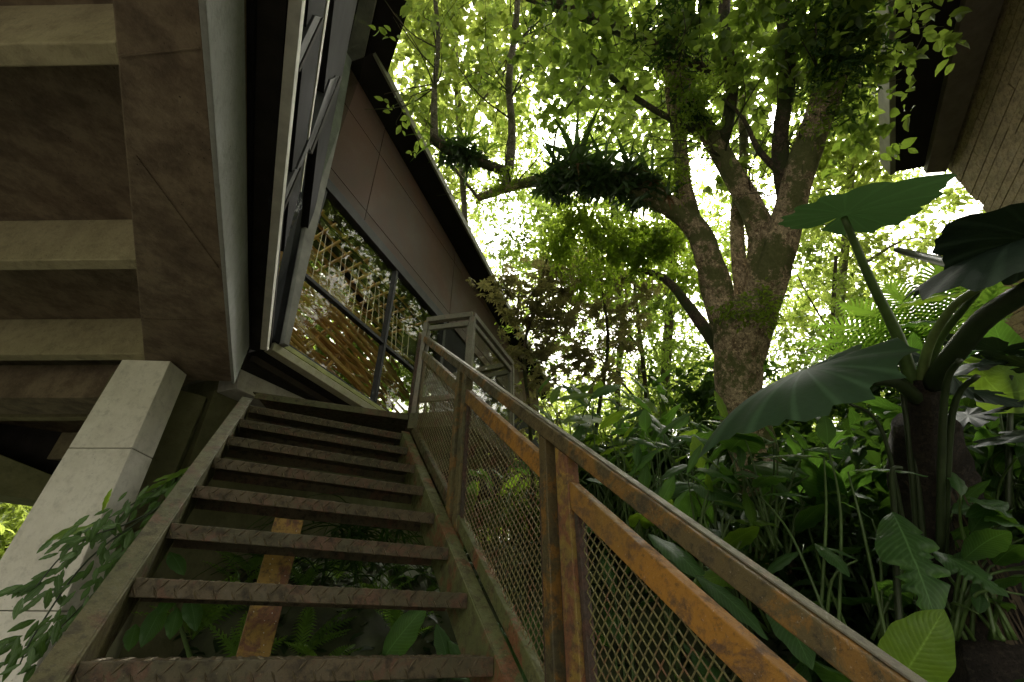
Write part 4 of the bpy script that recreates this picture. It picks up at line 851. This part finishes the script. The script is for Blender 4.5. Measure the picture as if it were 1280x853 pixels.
stem(ee, [at(1120, 312, 2.6), at(1150, 320, 2.5), at(1200, 332, 2.2)], .012, .02, m_stemdark, 7, 'leaf_stalk')
stem(ee, [at(1148, 500, 2.22), at(1120, 478, 2.1), at(1075, 474, 2.0), at(1010, 465, 1.95)], .026, .014, m_stemdark, 9, 'leaf_stalk')
leafobj(H3, at(1008, 462, 1.95), at(880, 570, 1.9), unit((-.38, -.38, 1)), ee, 1.1)
leafobj(BL_[('l', 2)], at(1118, 386, 2.6), at(1214, 366, 2.4), unit((-.1, -.5, .9)), ee, .7)
leafobj(BL_[('d', 0)], at(1120, 410, 2.7), at(1195, 405, 2.5), unit((-.1, -.5, .9)), ee, .9)
leafobj(H3, at(1150, 455, 2.4), at(1225, 440, 2.3), unit((-.2, -.4, .9)), ee, .9)
leafobj(H2, at(1190, 470, 2.4), at(1110, 430, 2.5), unit((-.1, -.4, .9)), ee, .7)
# split-leaf (swiss cheese) plant
mo = thing('split_leaf_plant', at(1250, 600, 3.), 'split-leaved climber with one bright leaf at the right edge below the timber wall', 'plant')
leafobj(H5, at(1262, 468, 2.9), at(1240, 515, 2.8), unit((-.5, -.7, .4)), mo, 1.5)
for (b, t) in (((1225, 455, 2.8), (1150, 480, 2.7)), ((1250, 440, 3.), (1190, 420, 2.8)), ((1290, 460, 2.7), (1230, 440, 2.6)), ((1215, 490, 2.6), (1275, 510, 2.5)), ((1210, 520, 2.7), (1150, 545, 2.6)), ((1290, 540, 2.6), (1220, 560, 2.5)), ((1290, 500, 2.6), (1225, 520, 2.6))):
    leafobj(H4, at(*b), at(*t), unit((-.2+random.uniform(-.2, .2), -.4, .9)), mo, 1.1)
stem(mo, [at(1260, 640, 2.8), at(1262, 560, 2.8), at(1264, 470, 2.9)], .014, .008, m_stemdark)
bgtree('small_leaved_tree', 'mid green small-leaved tree behind the elephant ear stalk right of the big trunk', [(1030, 700, 7.6, .05), (1035, 540, 7.4, .04), (1040, 420, 7.4, .03), (1045, 320, 7.4, .02)],
  [(1000, 330, 7.4, .4, 40, .08), (1050, 380, 7.4, .5, 60, .08), (1010, 430, 7.3, .45, 60, .08), (1070, 450, 7.4, .45, 60, .08), (1120, 430, 7.5, .35, 34, .08), (1000, 500, 7.3, .4, 50, .08), (1060, 510, 7.3, .4, 50, .08), (990, 260, 7.5, .3, 20, .08)], lm_canopy, m_barkdark,
  branches=[[(1035, 470, 7.4, .02), (1070, 420, 7.4, .012), (1110, 390, 7.4, .006)], [(1040, 420, 7.4, .015), (1010, 370, 7.4, .01), (990, 330, 7.4, .005)]])
bgtree('small_leaved_tree', 'dark small-leaved tree filling the middle between the roof end and the big trunk', [(820, 700, 7.2, .05), (812, 540, 7., .04), (800, 420, 7., .03), (790, 330, 7., .02)],
  [(640, 300, 7., .4, 34, .07), (690, 330, 6.9, .5, 70, .07), (760, 350, 7., .5, 80, .07), (820, 380, 7., .5, 80, .07), (780, 430, 6.9, .5, 80, .07), (700, 440, 6.9, .45, 50, .07), (850, 440, 7., .45, 60, .07), (740, 500, 6.9, .4, 46, .07), (820, 510, 7., .5, 70, .07), (870, 520, 7., .4, 46, .07), (660, 400, 7., .35, 26, .07)], lm_mid, m_barkdark,
  branches=[[(805, 440, 7., .02), (750, 380, 7., .012), (700, 330, 7., .006)], [(812, 520, 7., .02), (770, 470, 7., .014), (730, 430, 7., .006)], [(800, 400, 7., .02), (850, 350, 7., .01)]])
# ---- broad-leaved gingers behind the handrail
def ginger(label, base, specs, grp=None, name='ginger_plant'):
    """specs: (mesh key, base px, tip px, wscale, normal or None)"""
    t = thing(name, at(*base), label, 'plant', grp)
    for (k, b, tp, ws, nr) in specs:
        B_, T_ = at(*b), at(*tp); 
        if nr is None: nr = (random.uniform(-.3, .1), -.75+random.uniform(-.25, .25), .65)
        leafobj(BL_[k], B_, T_, unit(nr), t, ws)
        bo = V(random.uniform(-.12, .12), random.uniform(-.12, .12), 0); mid = ((at(*base)+bo)*.45+B_*.55)+V(random.uniform(-.05, .05), random.uniform(-.04, .04), .06)
        stem(t, [at(*base)+bo, mid, B_], .007, .003, m_stem, 6)
    return t
ginger('ginger with one bright yellow-green leaf in front of the big trunk foot', (905, 720, 3.0), [
  (('l', 1), (878, 588, 2.8), (866, 545, 2.75), 1.5, (-.35, -.9, .25)), (('d', 0), (882, 583, 2.8), (936, 533, 2.6), .8, None), (('d', 3), (866, 606, 2.6), (938, 640, 2.45), 1.25, (-.35, -.6, .75)), (('d', 4), (900, 560, 2.8), (838, 548, 2.9), .8, None), (('d', 2), (930, 570, 2.7), (985, 548, 2.6), .8, None), (('l', 2), (910, 530, 3.1), (893, 488, 3.1), 1., (-.4, -.9, .2))])
ginger('ginger with long upright spear leaves left of the yellow-green leaf', (840, 740, 3.0), [
  (('d', 0), (803, 620, 2.9), (808, 578, 2.9), 1.3, (-.4, -.9, .2)), (('d', 1), (825, 632, 2.8), (843, 594, 2.8), 1.1, (-.4, -.9, .2)), (('d', 1), (842, 655, 2.7), (862, 612, 2.7), 1.2, (-.4, -.9, .3)), (('d', 0), (782, 600, 2.9), (827, 560, 2.8), .8, None), (('d', 3), (824, 561, 2.9), (785, 547, 2.9), .9, None), (('d', 0), (820, 548, 3), (868, 515, 2.9), .8, None), (('d', 3), (806, 540, 3), (806, 511, 3), 1.4, (-.4, -.9, .2)), (('l', 0), (790, 590, 3.2), (770, 560, 3.2), 1., None)])
ginger('ginger whose pale stems lean across the dark gap above the handrail', (985, 790, 2.6), [
  (('d', 3), (925, 700, 2.3), (1000, 770, 2.1), 1., (-.3, -.5, .8)), (('d', 0), (810, 668, 2.5), (890, 738, 2.2), .9, (-.2, -.6, .8)), (('d', 4), (930, 690, 2.5), (880, 660, 2.6), .9, None), (('d', 3), (965, 745, 2.2), (1015, 838, 2.0), 1., (-.4, -.6, .5)), (('d', 0), (870, 720, 2.2), (960, 800, 2.), .8, (-.3, -.6, .7)), (('d', 1), (955, 720, 2.4), (1000, 690, 2.4), .8, None)])
ginger('ginger with a yellowish horizontal leaf to the right of the trunk', (1080, 815, 2.2), [
  (('l', 2), (1030, 572, 2.1), (940, 574, 2.1), .8, (-.1, -.5, .85)), (('d', 3), (1034, 556, 2.1), (1030, 518, 2.1), 1.6, (-.45, -.85, .25)), (('d', 1), (1019, 680, 2.1), (1062, 722, 2.), 1.1, (-.3, -.8, .4)), (('d', 2), (1072, 700, 2.1), (1020, 682, 2.1), .9, None), (('d', 0), (1060, 590, 2.2), (1160, 596, 2.1), .8, (0, -.5, .85)), (('d', 2), (950, 620, 2.3), (1012, 622, 2.2), .7, None)])
tb = thing('torn_leaf_plant', at(1150, 800, 2.2), 'plant with two big torn hanging leaves low at the right', 'plant')
leafobj(BL_[('t', 0)], at(1115, 640, 2.1), at(1170, 775, 1.9), unit((-.7, -.6, .3)), tb, 1.1); leafobj(BL_[('t', 1)], at(1165, 688, 2.1), at(1262, 748, 2.), unit((-.5, -.6, .5)), tb, .9)
stem(tb, [at(1130, 840, 2.2), at(1122, 740, 2.2), at(1118, 640, 2.15), at(1115, 590, 2.1), at(1128, 585, 2.1)], .013, .006, m_stemdark)
stem(tb, [at(1150, 840, 2.2), at(1160, 700, 2.2), at(1165, 685, 2.12)], .012, .006, m_stemdark)
sp = thing('spear_leaf_plant', at(1110, 900, 1.5), 'bright upright paddle leaf at the lower end of the handrail', 'plant')
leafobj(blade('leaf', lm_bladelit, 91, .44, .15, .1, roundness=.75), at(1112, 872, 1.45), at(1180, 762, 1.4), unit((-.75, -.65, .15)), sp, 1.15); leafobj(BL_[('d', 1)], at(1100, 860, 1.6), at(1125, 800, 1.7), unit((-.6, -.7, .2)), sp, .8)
stem(sp, [at(1095, 960, 1.5), at(1102, 900, 1.45), at(1105, 868, 1.45)], .012, .008)
for lbl, bs, sc in (('ginger with a pale paddle leaf just above the middle of the handrail', (705, 600, 3.6), 1.), ('ginger clump behind the handrail right of the thin sapling stem', (760, 640, 3.6), 1.), ('tall ginger close left of the big trunk', (850, 640, 3.8), 1.1), ('bright ginger above the upper handrail', (722, 590, 4.4), 1.), ('ginger with drooping leaves behind the handrail below the spear leaves', (800, 700, 3.2), 1.), ('ginger in the gap between the sapling and the spear leaves', (790, 600, 4.4), 1.1), ('ginger crowding the base of the big trunk on its left', (880, 620, 4.4), 1.1)):
    sp_ = []
    for k in range(11):
        px = bs[0]+random.uniform(-34, 34)*sc; py = bs[1]-random.uniform(20, 110)*sc
        sp_.append((random.choice((('d', 0), ('d', 1), ('d', 2), ('d', 3), ('l', 0), ('l', 2))), (px, py, bs[2]), (px+random.choice((-1, 1))*random.uniform(12, 42), py-random.uniform(-22, 34), bs[2]+random.uniform(-.3, .1)), random.uniform(.8, 1.2), None))
    ginger(lbl, bs, sp_)
place_words = ('just behind the upper handrail', 'close under the sapling stem', 'tight behind the middle of the handrail', 'at the left foot of the big trunk', 'in front of the dark gap beside the trunk', 'below the large drooping elephant ear leaf', 'low behind the lower handrail', 'between the trunk and the elephant ear stalks', 'under the torn hanging leaf', 'right of the elephant ear stalks', 'in front of the fibrous leaning trunk', 'under the split-leaved climber', 'highest on the bank left of the trunk', 'furthest back beneath the thin saplings')
bases = ((720, 610, 3.4), (770, 650, 3.9), (800, 680, 3.0), (860, 640, 3.5), (985, 700, 3.0), (960, 690, 2.6), (900, 740, 2.5), (1050, 690, 3.2), (1150, 800, 2.5), (1220, 690, 2.8), (1230, 800, 2.3), (1265, 640, 3.0), (830, 570, 4.6), (760, 580, 4.8))
for w_, bs in zip(place_words, bases):
    sp_ = []
    dark = bs[0] > 950
    for k in range(15):
        sz = 3.2/bs[2]; px = bs[0]+random.uniform(-48, 48)*sz; py = bs[1]-random.uniform(5, 130)*sz; an = random.uniform(-.6, 3.7); L_ = random.uniform(30, 58)*sz
        sp_.append((random.choice((('d', 0), ('d', 1), ('d', 2), ('d', 3), ('d', 4)) if dark or random.random() < .7 else (('l', 0), ('l', 2))), (px, py, bs[2]+random.uniform(-.2, .2)), (px+math.cos(an)*L_, py-math.sin(an)*L_*.75, bs[2]+random.uniform(-.35, .15)), random.uniform(.8, 1.25), None))
    ginger('overlapping broad-leaved ginger '+w_, bs, sp_)
# many more gingers filling the bank; each its own plant
rr = random.Random(31); random.seed(17)
spots = []
for i in range(400):
    x = rr.uniform(1.25, 5.2); y = rr.uniform(-.2, 5.5)
    if (x-1.2)+(y*.0) < 0 or (x < 1.6 and y > 2.6) : continue
    if math.hypot(x-3.3, y-2.0) < .5 or (x < 2.6 and 2.6 < y < 4.6): continue
    if all(math.hypot(x-a, y-b) > .42 for a, b in spots): spots.append((x, y))
    if len(spots) >= 46: break
for i, (x, y) in enumerate(spots):
    g = float(G(x, y)); dist = math.hypot(x, y); top = rr.uniform(.55, 1.0)*(1.25 if dist > 3 else .9)
    if dist < 1.9: top = .45
    t = thing('ginger_plant', (x, y, g), 'leafy green ginger stalk growing on the shaded bank beyond the railing', 'plant', 'gingers on the shaded bank')
    for k in range(rr.randint(5, 8)):
        an = rr.uniform(0, 6.28); el = rr.uniform(.1, 1.1); L = rr.uniform(.32, .55); h = top*(.45+.55*rr.random())
        b = V(x+.06*math.cos(an), y+.06*math.sin(an), g+h); d = V(math.cos(an)*math.cos(el), math.sin(an)*math.cos(el), math.sin(el)*.8)
        leafobj(BL_[rr.choice((('d', 0), ('d', 1), ('d', 2), ('d', 4), ('d', 3)) if dist < 3.6 or rr.random() < .55 else (('l', 0), ('l', 2), ('d', 0)))], b, b+d*L, unit((-.15*math.cos(an), -.15*math.sin(an), 1)), t, rr.uniform(.8, 1.1))
        stem(t, [V(x+rr.uniform(-.04, .04), y+rr.uniform(-.04, .04), g-.05), V(x+.04*math.cos(an), y+.04*math.sin(an), g+h*.6), b], .009, .005, m_stem, 5)
# fibrous leaning trunk lower right
tf_ = thing('leaning_tree_fern', at(1275, 880, 2.6), 'dark fibrous leaning trunk with pale hanging roots in the lower right corner', 'tree fern')
mb = MB(); mb.tube([at(1310, 930, 2.5), at(1240, 780, 2.6), at(1190, 670, 2.7), at(1160, 590, 2.6), at(1155, 530, 2.45)], [.22, .2, .17, .14, .1], 14, .12, True, 6); mb.build('trunk', m_fibre, tf_, smooth=True)
mb = MB()
for i in range(70):
    t0 = rr.uniform(0, .75); t1 = min(1, t0+rr.uniform(.15, .4)); o = rr.uniform(-1, 1)
    def pt(t, o=o): return at(1160+t*125+o*38*(.8+.4*t), 590+t*270-(o*12), 2.42-abs(1-abs(o))*.04+.0*t)
    P = [pt(t0), pt((t0+t1)/2, o+rr.uniform(-.1, .1)), pt(t1, o+rr.uniform(-.15, .15))]; mb.tube(P, [.003, .0035, .002], 4, 0, False, 3)
tag(mb.build('hanging_roots', plain('pale_root', (.075, .055, .035), .9), tf_), kind='stuff')
# ground cover, fern clumps, grassy clump
FR = T_frond(16, .36, .3); FR2 = T_frond(14, .5, .35)
def fern(label, p, n, L, mat, up=.5, T=FR, grp=None, az=None):
    t = thing('fern', p, label, 'fern', grp)
    P = np.repeat(np.array([p]), n, 0); an = rng.random(n)*6.28 if az is None else az+rng.normal(size=n)*.6; el = up+rng.random(n)*.5
    D = np.stack([np.cos(an)*np.cos(el), np.sin(an)*np.cos(el), np.sin(el)], -1)
    for i in range(n):
        v, f = scatter(T, P[i:i+1], D[i:i+1], np.array([[0, 0, 1.]]), np.array([L*(.7+.5*rng.random())])); o = put('frond', npmesh('frond', v, f, mat, False), t)
    return t
for lbl, (x, y, d), n, L in (
   ('bright single-crowned fern under the treads right of the orange post', (400, 845, 3.0), 6, .3), ('feathery fern between treads left of the orange post', (240, 800, 2.9), 7, .34),
   ('fern tuft under the middle treads beside the post', (380, 740, 3.6), 7, .32), ('fern high behind the third tread gap', (310, 720, 3.5), 6, .26),
   ('low fern at the foot of the orange post', (300, 850, 2.8), 6, .3), ('fern behind the stringer at the right end of the treads', (500, 800, 3.1), 7, .34), ('light fern hanging beside the timber wall', (1235, 430, 3.6), 8, .42)):
    fern(lbl, at(x, y, d), n, L, lm_fern)
for i in range(12):
    x = rr.uniform(-.1, 1.5); y = rr.uniform(2.5, 3.9); fern('green fern growing on the bank under the open stairs', (x, y, float(G(x, y))), 6, rr.uniform(.25, .4), lm_fern, grp='ferns under the stairs')
treef = thing('tree_fern', at(1190, 520, 5.), 'lacy tree fern fronds spreading against the white sky right of the big trunk', 'tree fern')
for i in range(9):
    an = -.4+i*.3; b = at(1180, 440, 5.); e = V(math.cos(an+2.2), math.sin(an+2.2), .35)
    v, f = scatter(T_frond(26, .42, .25), b[None], e[None], np.array([[0, 0, 1.]]), np.array([1.0])); put('frond', npmesh('frond', v, f, lm_fern, False), treef)
stem(treef, [at(1195, 600, 5.), at(1180, 440, 5.)], .05, .04, m_barkdark, 8, 'trunk')
gc = thing('grassy_clump', at(440, 700, 3.6), 'clump of drooping dark strap leaves under the right end of the treads', 'plant')
n = 130; P = np.repeat(at(445, 690, 3.5)[None], n, 0)+rng.normal(size=(n, 3))*V(.16, .16, .1); an = rng.random(n)*6.28
D = np.stack([np.cos(an)*.8, np.sin(an)*.8, rng.random(n)*.9-.1], -1); v, f = scatter(T_strap(7, .035, 1.1, .3), P, D, np.tile([[0, 0, 1.]], (n, 1)), .3+.25*rng.random(n)); tag(put('blades', npmesh('blades', v, f, lm_dark, True), gc), kind='stuff')
gcp = []
n = 9000; x = rng.uniform(-.3, 6.5, n); y = rng.uniform(-1, 7, n); z = G(x, y)+.02+.07*rng.random(n); keep = (x > .9) | (y > 2.2)
P = np.stack([x, y, z], -1)[keep]; k = len(P); v, f = scatter(OV, P, rng.normal(size=(k, 3))*V(1, 1, .35), np.tile([[0, 0, 1.]], (k, 1))+rng.normal(size=(k, 3))*.3, .06+.08*rng.random(k))
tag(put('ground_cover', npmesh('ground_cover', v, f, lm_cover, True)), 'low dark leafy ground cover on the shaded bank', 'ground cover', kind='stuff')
# low shrub mass between the gingers
shr = []
for i in range(60):
    shr.append(B(rr.uniform(930, 1330), rr.uniform(560, 860), rr.uniform(3.0, 4.6), rr.uniform(.25, .45), 20, 12, .11, OV))
for i in range(46):
    shr.append(B(rr.uniform(860, 1300), rr.uniform(470, 600), rr.uniform(4.6, 6.5), rr.uniform(.35, .55), 22, 12, .12, OV))
for i in range(26):
    shr.append(B(rr.uniform(690, 900), rr.uniform(560, 700), rr.uniform(4.6, 6.), rr.uniform(.3, .45), 22, 12, .11, OV))
for i in range(46):
    x = rr.uniform(1.5, 5.5); y = rr.uniform(-.6, 6.5)
    if (x < 2.3 and y > 2.3) or math.hypot(x-3.3, y-2) < .45 or math.hypot(x, y) < 1.9: continue
    shr.append(clumps((x, y, float(G(x, y))+rr.uniform(.15, .55)), .34, 16, 12, .10, OV))
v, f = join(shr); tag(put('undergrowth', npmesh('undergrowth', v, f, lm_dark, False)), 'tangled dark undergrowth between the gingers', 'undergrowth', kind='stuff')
# leafy plants under the left treads
lp = thing('tongue_leaf_plant', at(250, 800, 2.7), 'plant with pale tongue-shaped leaves under the treads at left', 'plant')
for (b, t) in (((236, 745, 2.7), (245, 790, 2.6)), ((222, 760, 2.7), (212, 800, 2.6)), ((218, 745, 2.7), (196, 770, 2.6)), ((205, 755, 2.7), (176, 810, 2.6)), ((195, 745, 2.7), (218, 752, 2.6)), ((212, 690, 2.8), (230, 720, 2.7)), ((170, 780, 2.7), (160, 815, 2.6))):
    leafobj(BL_[('d', 3)], at(*b), at(*t), unit((.1, -.8, .5)), lp, 1.)
stem(lp, [at(240, 830, 2.8), at(225, 780, 2.75), at(215, 745, 2.7)], .01, .006)
ul = thing('paddle_leaf_plant', at(520, 850, 2.6), 'plant with two broad green leaves seen through the lowest tread gap', 'plant')
for (b, t, w) in (((475, 830, 2.6), (535, 755, 2.4), .9), ((560, 830, 2.5), (545, 780, 2.5), 1.2), ((590, 850, 2.5), (560, 800, 2.5), 1.), ((440, 860, 2.7), (500, 815, 2.5), .8)): leafobj(BL_[('d', 3)], at(*b), at(*t), unit((.0, -.8, .5)), ul, w)
# glossy plant hanging between column and stringer
hp = thing('hanging_fern_plant', at(235, 610, 2.9), 'glossy strap-leaved plant arching down in front of the pale column', 'plant')
HB = [blade('leaf', lm_hang, 40+i, .30, .2, .1, rise=.05) for i in range(3)]
arcs = [[(245, 600, 2.75), (190, 640, 2.5), (110, 700, 2.4), (45, 790, 2.3), (25, 830, 2.3)], [(240, 610, 2.75), (170, 650, 2.5), (95, 680, 2.4), (40, 740, 2.35)], [(235, 620, 2.7), (180, 680, 2.5), (120, 740, 2.4), (60, 800, 2.3)], [(250, 600, 2.75), (205, 640, 2.6), (160, 690, 2.5), (135, 740, 2.45)], [(230, 625, 2.7), (190, 690, 2.55), (165, 740, 2.5)], [(240, 600, 2.8), (200, 610, 2.7), (150, 640, 2.6), (110, 660, 2.55)], [(262, 590, 2.8), (235, 598, 2.75), (195, 612, 2.7)]]
cnt = 0
for a in arcs:
    P = [at(*p) for p in a]; stem(hp, P, .005, .002, m_stemdark, 5)
    for i in range(46 if len(a) > 3 else 26):
        t = rr.random()**.8*(len(P)-1); k = min(int(t), len(P)-2); b = P[k]+(P[k+1]-P[k])*(t-k)+V(rr.uniform(-.05, .05), rr.uniform(-.08, .08), rr.uniform(-.04, .03))
        d = V(rr.uniform(-.7, .35), rr.uniform(-.6, .4), rr.uniform(-1.1, -.3)); L = rr.uniform(.045, .085)
        leafobj(HB[rr.randrange(3)], b, b+unit(d)*L, unit((rr.uniform(-.3, .6), -1, .5)), hp, rr.uniform(.8, 1.2)); cnt += 1
for (b, t) in (((100, 655, 2.5), (52, 684, 2.4)), ((120, 655, 2.5), (70, 676, 2.4)), ((215, 598, 2.7), (180, 616, 2.6)), ((243, 582, 2.7), (205, 604, 2.6)), ((235, 590, 2.7), (190, 603, 2.6)), ((232, 597, 2.7), (215, 592, 2.6)), ((128, 640, 2.5), (140, 610, 2.45))):
    leafobj(blade('leaf', lm_bladelit, 70, .2, .25, .1), at(*b), at(*t), unit((-.1, -.5, .8)), hp)

bt = thing('unseen_shade_tree', (5.2, -4.2, .3), 'unseen tree added above and behind the viewer to shade the stairs and bank', 'tree')  # out-of-view crown added to cut the light on stairs and bank
mb = MB(); mb.tube([(5.2, -4.2, 0), (4.8, -3.9, 2.5), (4.3, -3.5, 5.)], [.2, .16, .1], 10, .1, True, 4); mb.build('trunk', m_barkdark, bt, smooth=True)
crown('crown', [clumps((x, y, z), 1.2, 220, 10, .14, DI) for x, y, z in ((.6, -.6, 7.2), (2.2, -.9, 7.0), (-.9, -.4, 7.6), (1.4, -2.2, 7.), (-.4, -2., 7.4), (3.4, -2.6, 4.6), (4.6, -2.2, 4.0), (4.3, -3.4, 5.4), (2.8, -3.4, 5.8), (5.4, -4., 5.2), (3.2, -4.6, 6.), (1.6, -4, 6.2))], lm_canopy, bt)
ct = thing('courtyard_tree', S(1, 0, -6), 'dark leafy courtyard tree showing through the bamboo behind the pavilion window', 'tree')
treepart('trunk', [(430, 560, 11, .12), (440, 420, 10.5, .1), (450, 300, 10.4, .08)], m_barkdark, ct)
crown('crown', [B(x, y, 10.5, 1.1, 150, 10, .16) for x, y in ((340, 180), (380, 260), (430, 250), (420, 340), (480, 330), (370, 340), (530, 380), (470, 410), (400, 420), (540, 460), (480, 480), (350, 100), (560, 420), (400, 480))], lm_canopy, ct)
